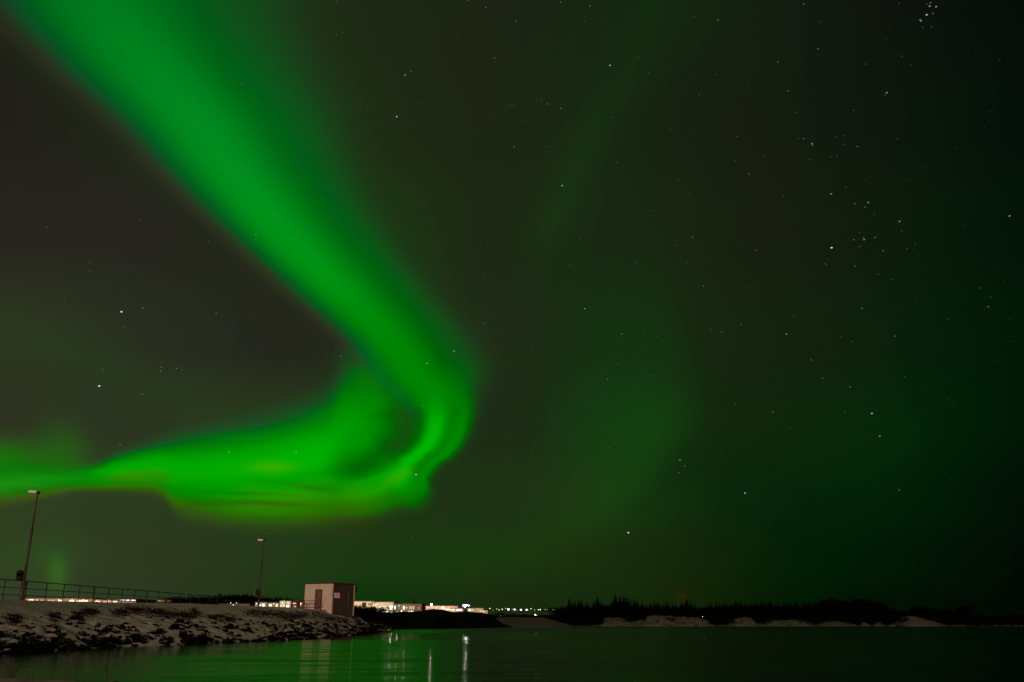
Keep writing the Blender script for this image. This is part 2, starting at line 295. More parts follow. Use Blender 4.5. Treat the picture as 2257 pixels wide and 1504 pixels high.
def tag(o, label=None, cat=None, group=None, kind=None):
    if label: o['label'] = label
    if cat: o['category'] = cat
    if group: o['group'] = group
    if kind: o['kind'] = kind
    return o
def empty(name, loc, rz=0.0):
    o = bpy.data.objects.new(name, None); o.location = loc; o.rotation_euler = (0, 0, rz)
    o.empty_display_size = 0.2; COL.objects.link(o); return o
class MB:
    """collects shapes, builds one mesh object"""
    def __init__(s): s.b = bmesh.new()
    def box(s, c, d, rz=0.0, mi=0, bev=0.0, rot=None):
        M = Matrix.Translation(c) @ (rot if rot is not None else Matrix.Rotation(rz, 4, 'Z')) @ Matrix.Diagonal((d[0], d[1], d[2], 1))
        r = bmesh.ops.create_cube(s.b, size=1.0, matrix=M)
        fs = {f for v in r['verts'] for f in v.link_faces}
        for f in fs: f.material_index = mi
        if bev:
            es = list({e for v in r['verts'] for e in v.link_edges})
            bmesh.ops.bevel(s.b, geom=es, offset=bev, segments=2, affect='EDGES')
        return s
    def cyl(s, p, q, r1, r2=None, seg=10, mi=0):
        p, q = Vector(p), Vector(q); d = q - p
        M = Matrix.Translation((p + q) / 2) @ d.to_track_quat('Z', 'Y').to_matrix().to_4x4()
        r = bmesh.ops.create_cone(s.b, cap_ends=True, segments=seg, radius1=r1, radius2=r1 if r2 is None else r2, depth=d.length, matrix=M)
        for f in {f for v in r['verts'] for f in v.link_faces}: f.material_index = mi; f.smooth = len(f.verts) == 4
        return s
    def ball(s, c, r, sub=2, mi=0, sc=(1, 1, 1)):
        M = Matrix.Translation(c) @ Matrix.Diagonal((sc[0], sc[1], sc[2], 1))
        q = bmesh.ops.create_icosphere(s.b, subdivisions=sub, radius=r, matrix=M)
        for f in {f for v in q['verts'] for f in v.link_faces}: f.material_index = mi; f.smooth = True
        return s
    def face(s, pts, mi=0):
        f = s.b.faces.new([s.b.verts.new(p) for p in pts]); f.material_index = mi; return s
    def build(s, name, mats, parent=None, loc=None):
        me = bpy.data.meshes.new(name); s.b.to_mesh(me); s.b.free()
        for m in (mats if isinstance(mats, (list, tuple)) else [mats]): me.materials.append(m)
        o = bpy.data.objects.new(name, me); COL.objects.link(o)
        if parent is not None: o.parent = parent
        if loc is not None: o.location = loc
        return o

# ------------------------------------------------------------------ the stars, far out on the sky
SR = 9000.0
AMP = {0: 0.004, 1: 0.014, 2: 0.038, 3: 0.10, 4: 0.28, 5: 0.55, 6: 0.85}
RAD = {0: 1.2, 1: 1.2, 2: 1.2, 3: 1.2, 4: 1.25, 5: 1.3, 6: 1.5}
TINT = {0: (.9, 1, .85), 1: (.9, 1, .85), 2: (.9, 1, .9), 3: (.95, 1, .95), 4: (.9, .97, 1), 5: (.8, .9, 1), 6: (1, 1, 1)}
def star_mat(k):
    m = bpy.data.materials.new('starlight'); m.use_nodes = True
    t = m.node_tree; t.nodes.clear()
    e = t.nodes.new('ShaderNodeEmission'); e.inputs[0].default_value = (*TINT[k], 1); e.inputs[1].default_value = AMP[k]
    tr = t.nodes.new('ShaderNodeBsdfTransparent'); ad = t.nodes.new('ShaderNodeAddShader'); o = t.nodes.new('ShaderNodeOutputMaterial')
    t.links.new(e.outputs[0], ad.inputs[0]); t.links.new(tr.outputs[0], ad.inputs[1]); t.links.new(ad.outputs[0], o.inputs[0])
    m.cycles.emission_sampling = 'NONE'
    return m
sb = bmesh.new()
rs = random.Random(3)
FIELD = [(rs.uniform(0, 2257), rs.uniform(0, 1230) , 0 if rs.random() < .8 else 1) for _ in range(260)]
for px_, py_, mg in STARS + FIELD:
    u, v = (px_ - 1128.5) / F, (752 - py_) / F
    d = Vector((u, CP - v * SP, SP + v * CP)).normalized()
    r = RAD[mg] / F * SR * d.dot(Vector((0, CP, SP))) ** -1
    # short trail left by the turning sky: a lens slightly longer than wide, one-sided so it adds light once
    q = d.to_track_quat('Z', 'Y').to_matrix()
    ring = []
    for k in range(8):
        a = k * pi / 4
        ring.append(sb.verts.new(d * SR + q @ Vector((cos(a) * r * 1.25, sin(a) * r * 0.85, 0))))
    f = sb.faces.new(ring); f.material_index = mg
me = bpy.data.meshes.new('stars'); sb.to_mesh(me); sb.free()
for k in range(7): me.materials.append(star_mat(k))
stars = bpy.data.objects.new('stars', me); COL.objects.link(stars); tag(stars, kind='structure')
# ------------------------------------------------------------------ terrain materials
def snow_mat(name, snow, ground, thr=0.80, soft=0.10, nscale=1.2, namp=0.35, bump=0.4, patch=0.0, spec=0.15):
    """snow lying where the surface is flat enough, bare ground where it is steep or wind-scoured"""
    m = bpy.data.materials.new(name); m.use_nodes = True
    t = m.node_tree; p = t.nodes['Principled BSDF']; k = N(t)
    geo = k.new('ShaderNodeNewGeometry'); tcn = k.new('ShaderNodeTexCoord')
    sx = k.new('ShaderNodeSeparateXYZ'); t.links.new(geo.outputs['Normal'], sx.inputs[0])
    def nz(sc, det=5, rough=.55):
        q = k.new('ShaderNodeTexNoise'); q.inputs['Scale'].default_value = sc; q.inputs['Detail'].default_value = det
        q.inputs['Roughness'].default_value = rough
        t.links.new(tcn.outputs['Object'], q.inputs['Vector']); return E(k, q.outputs[0])
    a = nz(nscale); b = nz(nscale * 6); c = nz(0.25, 3)
    f = k.smooth(E(k, sx.outputs[2]) + (a - 0.5) * namp + (b - 0.5) * namp * 0.5 - c * patch, thr - soft, thr + soft)
    mx = k.new('ShaderNodeMix', data_type='RGBA')
    k.put(mx.inputs[0], f); mx.inputs[6].default_value = (*ground, 1)
    cr = k.new('ShaderNodeValToRGB'); cr.color_ramp.elements[0].color = (*[x * .72 for x in snow], 1); cr.color_ramp.elements[1].color = (*snow, 1)
    cr.color_ramp.elements[0].position = .35; cr.color_ramp.elements[1].position = .6
    k.put(cr.inputs[0], nz(nscale * 2)); t.links.new(cr.outputs[0], mx.inputs[7])
    t.links.new(mx.outputs[2], p.inputs['Base Color'])
    p.inputs['Roughness'].default_value = 0.9; p.inputs['Specular IOR Level'].default_value = spec
    bp = k.new('ShaderNodeBump'); bp.inputs['Strength'].default_value = bump; bp.inputs['Distance'].default_value = 0.15
    k.put(bp.inputs['Height'], nz(nscale * 5, 6)); t.links.new(bp.outputs[0], p.inputs['Normal'])
    return m
SNOW = (0.35, 0.385, 0.32)
M_bank = snow_mat('snow_over_riprap', SNOW, (0.018, 0.014, 0.010), thr=0.42, soft=0.08, nscale=0.9, namp=0.40, patch=0.06)
M_rock = snow_mat('snow_capped_rock', SNOW, (0.0035, 0.0028, 0.0024), thr=0.87, soft=0.05, nscale=1.6, namp=0.42, bump=0.6, spec=0.02)
M_head_g = snow_mat('dark_scrub_ground', (0.007, 0.006, 0.005), (0.0028, 0.0020, 0.0016), thr=1.12, soft=0.05, nscale=0.15, namp=0.25, spec=0.02)
M_far = snow_mat('dimmed_snow_on_shore', (0.10, 0.122, 0.088), (0.004, 0.003, 0.0025), thr=0.86, soft=0.05, nscale=0.22, namp=0.60, patch=0.0)  # snow colour darkened for the weaker light far off; the sun has no falloff
M_slope = snow_mat('dimmed_snow_on_slope', (0.085, 0.095, 0.068), (0.008, 0.006, 0.005), thr=0.86, soft=0.08, nscale=0.25, namp=0.35)  # snow darkened in colour here too, standing in for weaker light

def grid(name, xs, ys, fn, m, kind='structure', smooth=True):
    """heightfield over parameters xs, ys; fn returns a point"""
    me = bpy.data.meshes.new(name)
    vs = [fn(a, b) for b in ys for a in xs]
    w = len(xs)
    fs = [(j * w + i, j * w + i + 1, (j + 1) * w + i + 1, (j + 1) * w + i) for j in range(len(ys) - 1) for i in range(w - 1)]
    me.from_pydata(vs, [], fs); me.materials.append(m)
    if smooth:
        me.polygons.foreach_set('use_smooth', [True] * len(fs))
    me.update()
    o = bpy.data.objects.new(name, me); COL.objects.link(o)
    tag(o, kind=kind)
    return o
def fr(a, b, n_): return [a + (b - a) * i / (n_ - 1) for i in range(n_)]
def nz3(x, y, z=0.0, sc=1.0): return mnoise.noise(Vector((x * sc, y * sc, z)))
def fbm(x, y, sc=1.0, o=4): return mnoise.fractal(Vector((x * sc, y * sc, 1.7)), 0.8, 2.1, o)

# ------------------------------------------------------------------ near bank (causeway embankment)
ZR = H + 1.55                        # road level
TOE = [(20, -23.5), (40, -22.2), (51, -21.0), (56, -19.3), (63, -17.5), (68, -16.1), (85, -15.3), (97, -15.5), (110, -15.5), (121, -15.9), (127, -17.5), (132, -22), (138, -40)]
CREST = [(20, -33.2), (78, -32.2), (88, -27.0), (94, -21.6), (100, -19.4), (106, -18.7), (112, -22), (120, -27), (128, -36), (138, -52)]
CZ = [(20, H + 1.22), (58, H + 1.27), (74, H + 1.36), (84, H + 1.48), (92, H + 1.30), (98, H + 1.05), (106, H + 0.95), (114, H + .7), (124, H + .2), (134, 0.6), (138, 0.4)]
def bank_z(x, y):
    xt, xc, zc = interp(TOE, y), interp(CREST, y), interp(CZ, y)
    s_ = (xt - x) / (xt - xc)
    if s_ <= 0: z = max(-0.8, s_ * 3.0)
    elif s_ >= 1: z = zc + (0 if y > 90 else 0)
    else:
        t = s_ ** 0.85
        z = zc * (0.12 * min(1, s_ * 9) + 0.88 * (t * (1.18 - 0.18 * t)) ** 1.0)
        z = min(z, zc)
    rough = 0.16 * max(0, min(1, s_ * 6)) * max(0.15, 1 - s_ * 1.05) if s_ < 1 else 0.012
    z += rough * (fbm(x, y, 0.9) * 1.2 + abs(nz3(x, y, 4, 1.7)) * 0.9) + (0.07 * fbm(x, y, 0.15) if 0 < s_ < 1.0 else 0)
    return z
def bank_pt(s_, y):
    xt, xc = interp(TOE, y), interp(CREST, y)
    x = xt - s_ * (xt - xc) if s_ <= 1 else xc - (s_ - 1) * 30
    return (x, y, bank_z(x, y))
ss = fr(-0.12, 1.0, 70) + [1.03, 1.1, 1.3, 1.8, 2.6]
grid('embankment', ss, fr(22, 138, 420), bank_pt, M_bank)
# the road on top of it
rb_ = MB()
rb_.box((-46, 66, H + 1.10), (14, 90, 0.5)); road = rb_.build('road', mat('asphalt', (0.05, 0.05, 0.05), 0.9, var=.3)); tag(road, kind='structure')

# ------------------------------------------------------------------ far ground: dark headland, snowy slope, far shore, mainland
def polar(px, Yd, z): return (gx(px, Yd, z), Yd, z)
HEADY = [(560, 150), (860, 146), (960, 152), (1040, 165), (1160, 196), (1240, 206)]
HEADT = [(560, 1349), (773, 1346), (820, 1349), (865, 1351), (891, 1349), (926, 1348), (953, 1343), (978, 1345), (1001, 1350), (1023, 1349), (1061, 1351), (1095, 1358), (1115, 1366), (1140, 1379), (1150, 1384)]
def head_pt(px, t):
    y0 = interp(HEADY, px); Yd = y0 + t * 170
    top = zof(interp(HEADT, px), y0 + 85)
    k = min(1, max(0, t) * 2.0); z = top * (1 - (1 - k) ** 1.7) if t > 0 else -0.5
    if t > .55: z -= (t - .55) * 1.2
    z += 0.16 * fbm(px * .1, Yd * .25, 1) * (1 if t > 0.05 else 0) * min(1, k * 2)
    return polar(px, Yd, z)
grid('headland', fr(560, 1150, 240), [-0.01] + fr(0, 1, 44), head_pt, M_head_g)
SLT = [(1060, 1372), (1098, 1361), (1110, 1360), (1195, 1361.5), (1215, 1366), (1235, 1372), (1262, 1379)]
def slope_pt(px, t):
    Yd = 196 + t * 40; top = zof(interp(SLT, px), 221)
    k = min(1, max(0, t) * 1.6); z = top * (k ** .9) if t > 0 else -0.5
    z += 0.10 * fbm(px * .12, Yd * .3, 1) * min(1, k * 2)
    if t > .63: z -= (t - .63) * 2
    return polar(px, Yd, z)
grid('snowy_slope', fr(1060, 1262, 150), [-0.03] + fr(0, 1, 26), slope_pt, M_slope)
FART = [(1225, 1379), (1262, 1378), (1318, 1377), (1330, 1362), (1346, 1359), (1372, 1360), (1384, 1368), (1392, 1370), (1418, 1365), (1426, 1356), (1470, 1355), (1520, 1360), (1560, 1366), (1574, 1378), (1600, 1378), (1622, 1362), (1640, 1359), (1656, 1362), (1672, 1374), (1684, 1375), (1700, 1366), (1775, 1366), (1782, 1372), (1796, 1376), (1828, 1370), (1860, 1371), (1892, 1378), (1903, 1369), (1920, 1378), (1934, 1369), (1952, 1378), (1975, 1362), (2004, 1357), (2030, 1362), (2060, 1370), (2082, 1378), (2110, 1377), (2135, 1380), (2420, 1379)]
def far_pt(px, t):
    y0 = 222 + 3 * nz3(px, 0, 0, .02); Yd = y0 + t * 34
    top = zof(interp(FART, px), y0 + 17)
    k = min(1, max(0, t) * 2.0); z = top * (1 - (1 - k) ** 1.5) if t > 0 else -0.5
    z += 0.26 * fbm(px * .11, Yd * .25, 1) * min(1, k * 2) * (1 if t > 0 else 0)
    return polar(px, Yd, max(z, -0.5))
grid('far_shore', fr(1222, 2440, 520), [-0.03] + fr(0, 1, 26), far_pt, M_far)
def main_pt(px, t):
    Yd = 236 + 3800 * t ** 2.2
    z = 2.2 + min(1.0, t * 10) * 0.6 + 0.3 * fbm(px * .01, Yd * .01, 1) * (1 if px < 1240 else .5)
    if px > 2100 and t > .3: z += 4 * (t - .3) * (1 + .5 * nz3(px, 0, 0, .01))
    if t == 0: z = -0.6
    return polar(px, Yd, z)
grid('mainland', fr(-900, 3200, 200), fr(0, 1, 40), main_pt, M_head_g)

# ------------------------------------------------------------------ water
def water_mat():
    m = bpy.data.materials.new('calm_estuary_water'); m.use_nodes = True
    t = m.node_tree; p = t.nodes['Principled BSDF']; k = N(t)
    p.inputs['Base Color'].default_value = (0.002, 0.004, 0.003, 1)
    p.inputs['IOR'].default_value = 1.33; p.inputs['Specular IOR Level'].default_value = 0.5
    tcn = k.new('ShaderNodeTexCoord')
    def nz(sx, sy, det=3, off=0.0):
        mp = k.new('ShaderNodeMapping'); mp.inputs['Scale'].default_value = (sx, sy, 1); mp.inputs['Location'].default_value = (off, off, 0)
        t.links.new(tcn.outputs['Object'], mp.inputs[0])
        q = k.new('ShaderNodeTexNoise'); q.inputs['Scale'].default_value = 1; q.inputs['Detail'].default_value = det
        t.links.new(mp.outputs[0], q.inputs['Vector']); return E(k, q.outputs[0])
    big = nz(0.045, 0.16, 4, 5.0)
    sxy = k.new('ShaderNodeSeparateXYZ'); t.links.new(tcn.outputs['Object'], sxy.inputs[0])
    wx, wy = E(k, sxy.outputs[0]), E(k, sxy.outputs[1])
    # wind ruffles the open channel; the lee of the causeway stays calmer
    open_ = k.smooth(wx + wy * 0.04 + (big - 0.5) * 14.0, -14.0, -6.5)
    gust = k.smooth(nz(0.035, 0.20, 4, 2.0) * 0.40 + nz(0.20, 0.75, 4, 7.0) * 0.60, 0.43, 0.56) * open_
    slick = k.smooth(wy, 66.0, 70.0) * k.smooth(wy + (big - 0.5) * 12.0, 108.0, 100.0) * k.smooth(wx, -18.0, -13.0)
    k.put(p.inputs['Roughness'], (gust * (WR1 - WR0) + (open_ * 0.04 + (WR0 - 0.04))) * (1 - slick * 0.5))
    p.inputs['Anisotropic'].default_value = 0.97
    tg = k.new('ShaderNodeCombineXYZ'); tg.inputs[1].default_value = 1.0; t.links.new(tg.outputs[0], p.inputs['Tangent'])
    bp = k.new('ShaderNodeBump'); bp.inputs['Strength'].default_value = 1.0; bp.inputs['Distance'].default_value = 1.0
    k.put(bp.inputs['Height'], (nz(0.7, 3.2, 3) * WB1 + nz(0.06, 0.5, 2, 9.0) * WB2) * (open_ * 0.6 + 0.4))
    t.links.new(bp.outputs[0], p.inputs['Normal'])
    return m
WR0, WR1, WB1, WB2 = 0.11, 0.20, 0.018, 0.03
wb = bmesh.new()
for q in ((-2500, 2, 0), (3000, 2, 0), (3000, 3900, 0), (-2500, 3900, 0)): wb.verts.new(q)
wb.faces.new(wb.verts); me = bpy.data.meshes.new('water'); wb.to_mesh(me); wb.free(); me.materials.append(water_mat())
water = bpy.data.objects.new('water', me); COL.objects.link(water); tag(water, kind='structure')
# sea bed under it, and the spit of snow in the foreground
spit_edge = [(-20, 22.2), (-13.0, 22.3), (-11.5, 22.3), (-10.3, 21.7), (-9.0, 21.0), (-8.2, 19.5)]
def spit_pt(a, b):
    x = -24 + a * 17; y = 17 + b * 6.2
    e = interp(spit_edge, x)
    z = 0.10 * max(-1.5, min(1, (e - y) / 0.7, (-8.6 - x) / 1.6)) + 0.03 * fbm(x, y, 1.1)
    return (x, y, z)
grid('snow_spit', fr(0, 1, 90), fr(0, 1, 50), spit_pt, snow_mat('trampled_snow', (0.30, 0.27, 0.23), (0.03, 0.022, 0.015), thr=0.93, soft=0.05, nscale=1.4, namp=0.25, patch=0.05))
# ------------------------------------------------------------------ boulders along the bank
def rock_mesh(seed, flat=0.7):
    r = random.Random(seed); b = bmesh.new()
    for k in range(15):
        v = Vector((r.gauss(0, 1), r.gauss(0, 1), r.gauss(0, 1))).normalized()
        v = Vector((v.x * r.uniform(.8, 1.1), v.y * r.uniform(.7, 1.0), v.z * r.uniform(flat - .1, flat + .15)))
        b.verts.new(v * 0.5)
    h = bmesh.ops.convex_hull(b, input=b.verts)
    bmesh.ops.delete(b, geom=[v for v in b.verts if not v.link_faces], context='VERTS')
    bmesh.ops.bevel(b, geom=list(b.edges), offset=0.035, segments=2, affect='EDGES')
    bmesh.ops.triangulate(b, faces=b.faces)
    bmesh.ops.subdivide_edges(b, edges=[e for e in b.edges if e.calc_length() > .22], cuts=1)
    for v in b.verts:
        v.co += v.co.normalized() * 0.05 * mnoise.fractal(v.co * 3 + Vector((seed, 0, 0)), 0.9, 2.0, 3)
    me = bpy.data.meshes.new('boulder'); b.normal_update(); b.to_mesh(me); b.free(); me.materials.append(M_rock)
    return me
ROCKS = [rock_mesh(k, 0.55 + 0.05 * (k % 5)) for k in range(14)]
def sector(px):
    for lim, tx in ((95, 'below the taller lamp post'), (230, 'below the left part of the railing'), (400, 'below the middle of the long railing'),
                    (520, 'below the right end of the long railing'), (620, 'below the shorter lamp post'), (735, 'below the door of the flat-roofed hut'), (2000, 'on the bank tip right of the hut')):
        if px < lim: return tx
rr_ = random.Random(11)
cells = []
y_ = 30.0
while y_ < 127:
    for row, (s0, s1, prob) in enumerate(((-0.03, 0.04, 1.0), (0.05, 0.14, .75), (0.14, 0.26, .45), (0.26, 0.42, .28), (0.42, 0.62, .10))):
        if rr_.random() < prob: cells.append((y_ + rr_.uniform(-.3, .3), rr_.uniform(s0, s1), row))
    y_ += 0.60 + (y_ - 30) * 0.011
def px_of(p):
    d = Vector(p) - Vector((0, 0, H)); w = d.y * CP + d.z * SP
    return 1128.5 + F * d.x / w, 752 - F * (d.z * CP - d.y * SP) / w, w
built = 0; small = []
for yy, s_, row in cells:
    xx, _, zz = bank_pt(s_, yy)
    q = px_of((xx, yy, zz))
    if q[0] < -12: continue
    size = {0: rr_.uniform(.6, 1.4), 1: rr_.uniform(.4, 1.15), 2: rr_.uniform(.35, .9), 3: rr_.uniform(.3, .75), 4: rr_.uniform(.25, .55)}[row]
    size *= 1.0 + max(0, (yy - 60)) * 0.006
    if built >= 295: small.append((xx, yy, zz, size)); continue
    o = bpy.data.objects.new('boulder', ROCKS[rr_.randrange(14)])
    o.location = (xx, yy, zz + size * (0.08 if row < 2 else -0.02)); o.rotation_euler = (rr_.uniform(-.3, .3), rr_.uniform(-.3, .3), rr_.uniform(0, 6.28))
    o.scale = (size * rr_.uniform(.8, 1.25), size * rr_.uniform(.8, 1.2), size * rr_.uniform(.65, 1.05))
    COL.objects.link(o); built += 1
    rt_ = ('dark boulder in the waterline', 'snow-capped boulder just above the waterline', 'dark stone in the snow')[min(row, 2)]
    g = ('waterline boulders ', 'lower bank boulders ', 'stones in the snow ')[min(row, 2)] + sector(q[0])
    tag(o, rt_ + ' ' + sector(q[0]), 'boulder', g)
# the smaller rubble between them
b = bmesh.new(); rq = random.Random(5)
for k in range(900):
    yy = 30 + 98 * rq.random() ** 1.15; s_ = abs(rq.gauss(0.04, 0.13)) - 0.02
    if s_ > .6: continue
    xx, _, zz = bank_pt(s_, yy); sz = rq.uniform(.12, .42)
    rm = ROCKS[rq.randrange(14)]
    M = Matrix.Translation((xx, yy, zz)) @ Matrix.Rotation(rq.uniform(0, 6.3), 4, 'Z') @ Matrix.Rotation(rq.uniform(-.5, .5), 4, 'X') @ Matrix.Diagonal((sz * 1.2, sz, sz * .8, 1))
    r0 = bmesh.ops.create_icosphere(b, subdivisions=1, radius=0.5, matrix=M)
    for v in r0['verts']: v.co += Vector((rq.uniform(-1, 1), rq.uniform(-1, 1), rq.uniform(-1, 1))) * sz * .13
me = bpy.data.meshes.new('rubble'); b.to_mesh(me); b.free(); me.materials.append(M_rock)
rub = bpy.data.objects.new('rubble', me); COL.objects.link(rub)
tag(rub, 'small dark stones scattered in the snow along the foot of the bank', 'rubble', kind='stuff')

# ------------------------------------------------------------------ dry grass on the upper slope
M_grass = mat('withered_grass', (0.010, 0.006, 0.004), 0.95, var=.4, vscale=2, spec=.05)
b = bmesh.new(); rq = random.Random(8)
def blade(bm, x, y, z, h, w, lean):
    a = rq.uniform(0, 6.28); l = Vector((cos(a), sin(a), 0)) * lean * h; c = Vector((cos(a + 1.57), sin(a + 1.57), 0)) * w
    p0 = Vector((x, y, z)); p1 = p0 + l * .35 + Vector((0, 0, h * .6)); p2 = p0 + l + Vector((0, 0, h))
    v = [bm.verts.new(q) for q in (p0 - c, p0 + c, p1 + c * .7, p2, p1 - c * .7)]
    bm.faces.new(v)
# (px, py, half-length along the bank in px, density)
PATCH = [(300, 1346, 22, 1.0), (345, 1351, 30, 1.2), (390, 1356, 26, .9), (415, 1360, 18, .7), (200, 1350, 16, .8), (265, 1352, 14, .7), (480, 1362, 22, .8), (505, 1366, 14, .6), (430, 1349, 10, .4), (590, 1354, 34, 1.3), (628, 1360, 26, 1.2), (660, 1358, 22, 1.0),
         (560, 1350, 16, .5), (700, 1358, 20, .7), (730, 1366, 16, .7), (120, 1362, 10, .5), (30, 1368, 10, .5), (755, 1368, 14, .6), (790, 1372, 14, .5), (820, 1378, 14, .5), (172, 1360, 8, .5)]
for cx, cy, hw, den in PATCH:
    for k in range(int(130 * den)):
        px = cx + rq.gauss(0, hw * .55); py = cy + rq.gauss(0, 4.5)
        # find the bank surface seen at this pixel
        Yd = None
        for i in range(140):
            yt = 45 + i * 0.55; p = at(px, py, yt)
            if p.x < -45 or yt > 120: break
            xt, xc = interp(TOE, yt), interp(CREST, yt)
            if xc - 2 < p.x < xt and bank_z(p.x, yt) >= p.z: Yd = yt; break
        if Yd is None: continue
        x0, y0 = p.x, Yd
        for j in range(9):
            x = x0 + rq.gauss(0, .16); y = y0 + rq.gauss(0, .12)
            blade(b, x, y, bank_z(x, y) - .03, rq.uniform(.04, .15), rq.uniform(.015, .035), rq.uniform(.2, .9))
me = bpy.data.meshes.new('dry_grass'); b.to_mesh(me); b.free(); me.materials.append(M_grass)
dg = bpy.data.objects.new('dry_grass', me); COL.objects.link(dg)
tag(dg, 'withered brown grass tufts poking out of the snow high on the bank', 'grass', kind='stuff')

# ------------------------------------------------------------------ railing along the road edge
M_steel = mat('weathered_galvanised_steel', (0.045, 0.034, 0.028), 0.6, metallic=0.3, var=.3)
M_pole = mat('painted_lamp_pole', (0.050, 0.036, 0.030), 0.55, var=.25, vscale=1.0)
FX = -33.35
PY = [55.2, 57.9, 60.6, 63.3, 66.1, 68.7, 71.2, 73.7, 76.4, 79.1, 81.8, 84.5, 87.3, 90.1, 93.0, 96.0, 98.8, 101.7, 104.8, 108.0]
def fz(y): return ZR - 0.02
fence = empty('railing', (FX, PY[0], fz(60)))
tag(fence, 'long three-rail steel railing along the road edge on top of the snowy bank', 'railing')
def local(o, p): return (p[0] - o.location.x, p[1] - o.location.y, p[2] - o.location.z)
for i, y in enumerate(PY):
    r = 0.055 if i in (3, 7, 11, 15, 18) else 0.030
    MB().cyl(local(fence, (FX, y, fz(y) - .5)), local(fence, (FX, y, fz(y) + 1.06)), r, seg=8).build('post', M_steel, fence)
for hz in (1.04, 0.56, 0.10):
    MB().cyl(local(fence, (FX, 50, fz(0) + hz)), local(fence, (FX, PY[-1], fz(0) + hz)), 0.032 if hz > 1 else 0.024, seg=8).build('rail', M_steel, fence)

# ------------------------------------------------------------------ street lamps (unlit) on the causeway
M_head = mat('pale_lamp_housing', (0.72, 0.62, 0.56), 0.5)
M_cap = mat('dark_plastic', (0.006, 0.005, 0.005), 0.6, spec=.1)
def causeway_lamp(loc, hgt, label, box):
    L_ = empty('street_lamp', loc); tag(L_, label, 'street lamp', 'unlit street lamps on the bank')
    MB().cyl((0, 0, -.6), (0, 0, .9), .13, seg=14).cyl((0, 0, .9), (0, 0, .98), .13, .095, seg=14).build('base', M_pole, L_)
    MB().cyl((0, 0, .98), (0, 0, hgt * .645), .095, .085, seg=14).cyl((0, 0, hgt * .645), (0, 0, hgt * .66), .085, .055, seg=14).cyl((0, 0, hgt * .66), (0, 0, hgt - .05), .055, .045, seg=14).build('pole', M_pole, L_)
    # the luminaire sticks out to the left of the pole top
    hd = MB()
    rot = Matrix.Rotation(R(5), 4, 'Y') @ Matrix.Rotation(R(-14), 4, 'X')
    hd.box(rot @ Vector((-.36, 0, 0.0)) + Vector((0, 0, hgt)), (.62, .24, .17), bev=.05, rot=rot)
    hd.build('lamp_head', M_head, L_)
    MB().box(rot @ Vector((.03, 0, 0)) + Vector((0, 0, hgt - .01)), (.22, .17, .16), bev=.03, rot=rot).build('bracket', M_cap, L_)
    if box == 'box':
        c = MB(); c.box((-.33, 0.0, 1.28), (.40, .22, .52), bev=.03); c.cyl((-.33, -.11, 1.52), (-.33, .11, 1.52), .20, seg=20)
        c.box((-.10, 0, 1.45), (.16, .05, .05)); c.box((-.10, 0, 1.15), (.16, .05, .05))
        c.build('round_topped_box', M_cap, L_)
    else:
        q = Matrix.Rotation(R(62), 3, 'Z') @ Vector((0, -1, 0))
        c0 = Vector((-.17, -.1, 1.75))
        d = MB().cyl(c0 - q * .02, c0 + q * .02, .45, seg=28).build('round_sign', mat('sign_back', (0.035, 0.022, 0.016), .5), L_)
        rm = bmesh.new()
        prev_ = None
        ring = []
        t1 = q.cross(Vector((0, 0, 1))).normalized(); t2 = Vector((0, 0, 1))
        for k in range(28):
            a = 2 * pi * k / 28; e1 = (t1 * cos(a) + t2 * sin(a))
            ring.append([rm.verts.new(c0 + e1 * ra + q * qa) for ra, qa in ((.44, .028), (.475, .028), (.475, -.028), (.44, -.028))])
        for k in range(28):
            A_, B_ = ring[k], ring[(k + 1) % 28]
            for j in range(4): rm.faces.new((A_[j], A_[(j + 1) % 4], B_[(j + 1) % 4], B_[j]))
        me = bpy.data.meshes.new('rim'); rm.to_mesh(me); rm.free(); me.materials.append(mat('sign_rim', (0.25, 0.16, 0.12), .5))
        o = bpy.data.objects.new('rim', me); COL.objects.link(o); o.parent = d
    return L_
p1 = at(47, 1316, 62.0); causeway_lamp((p1.x, 62.0, ZR - .03), 6.95, 'taller leaning-looking street lamp at the far left with a dark box on its post', 'box')
p2 = at(569, 1342, 100.0); causeway_lamp((p2.x, 100.0, p2.z - .05), 7.25, 'shorter-looking street lamp left of the hut with a round sign on its post', 'sign')

# ------------------------------------------------------------------ the hut
hutA = R(27)
hc = at(730, 1345, 98.0)
GZ = H + 1.0
hut = empty('hut', (hc.x, 98.0, GZ), 0); tag(hut, 'small flat-roofed concrete hut with a brown door on the snowy bank', 'hut')
HF = Vector((-cos(hutA), sin(hutA), 0)); HS = Vector((sin(hutA), cos(hutA), 0)); UPV = Vector((0, 0, 1))
LW, LS, HH = 3.68, 3.95, 2.74
rotH = Matrix.Rotation(-hutA, 4, 'Z')       # local x along the front (towards the right), y into the hut
def hp(a, d, z): return -HF * (-a) * -1 + HS * d + UPV * z if False else HF * a + HS * d + UPV * z
def hbox(m, a0, a1, d0, d1, z0, z1, mi=0, bev=0.0):
    c = hp((a0 + a1) / 2, (d0 + d1) / 2, (z0 + z1) / 2)
    m.box(c, (abs(a1 - a0), abs(d1 - d0), abs(z1 - z0)), rot=rotH, mi=mi, bev=bev)
M_plaster = mat('painted_concrete', (0.50, 0.45, 0.37), 0.85, var=.16, vscale=0.9, bump=.25, bscale=14)
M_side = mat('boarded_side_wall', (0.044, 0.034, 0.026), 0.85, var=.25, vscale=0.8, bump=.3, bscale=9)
w = MB()
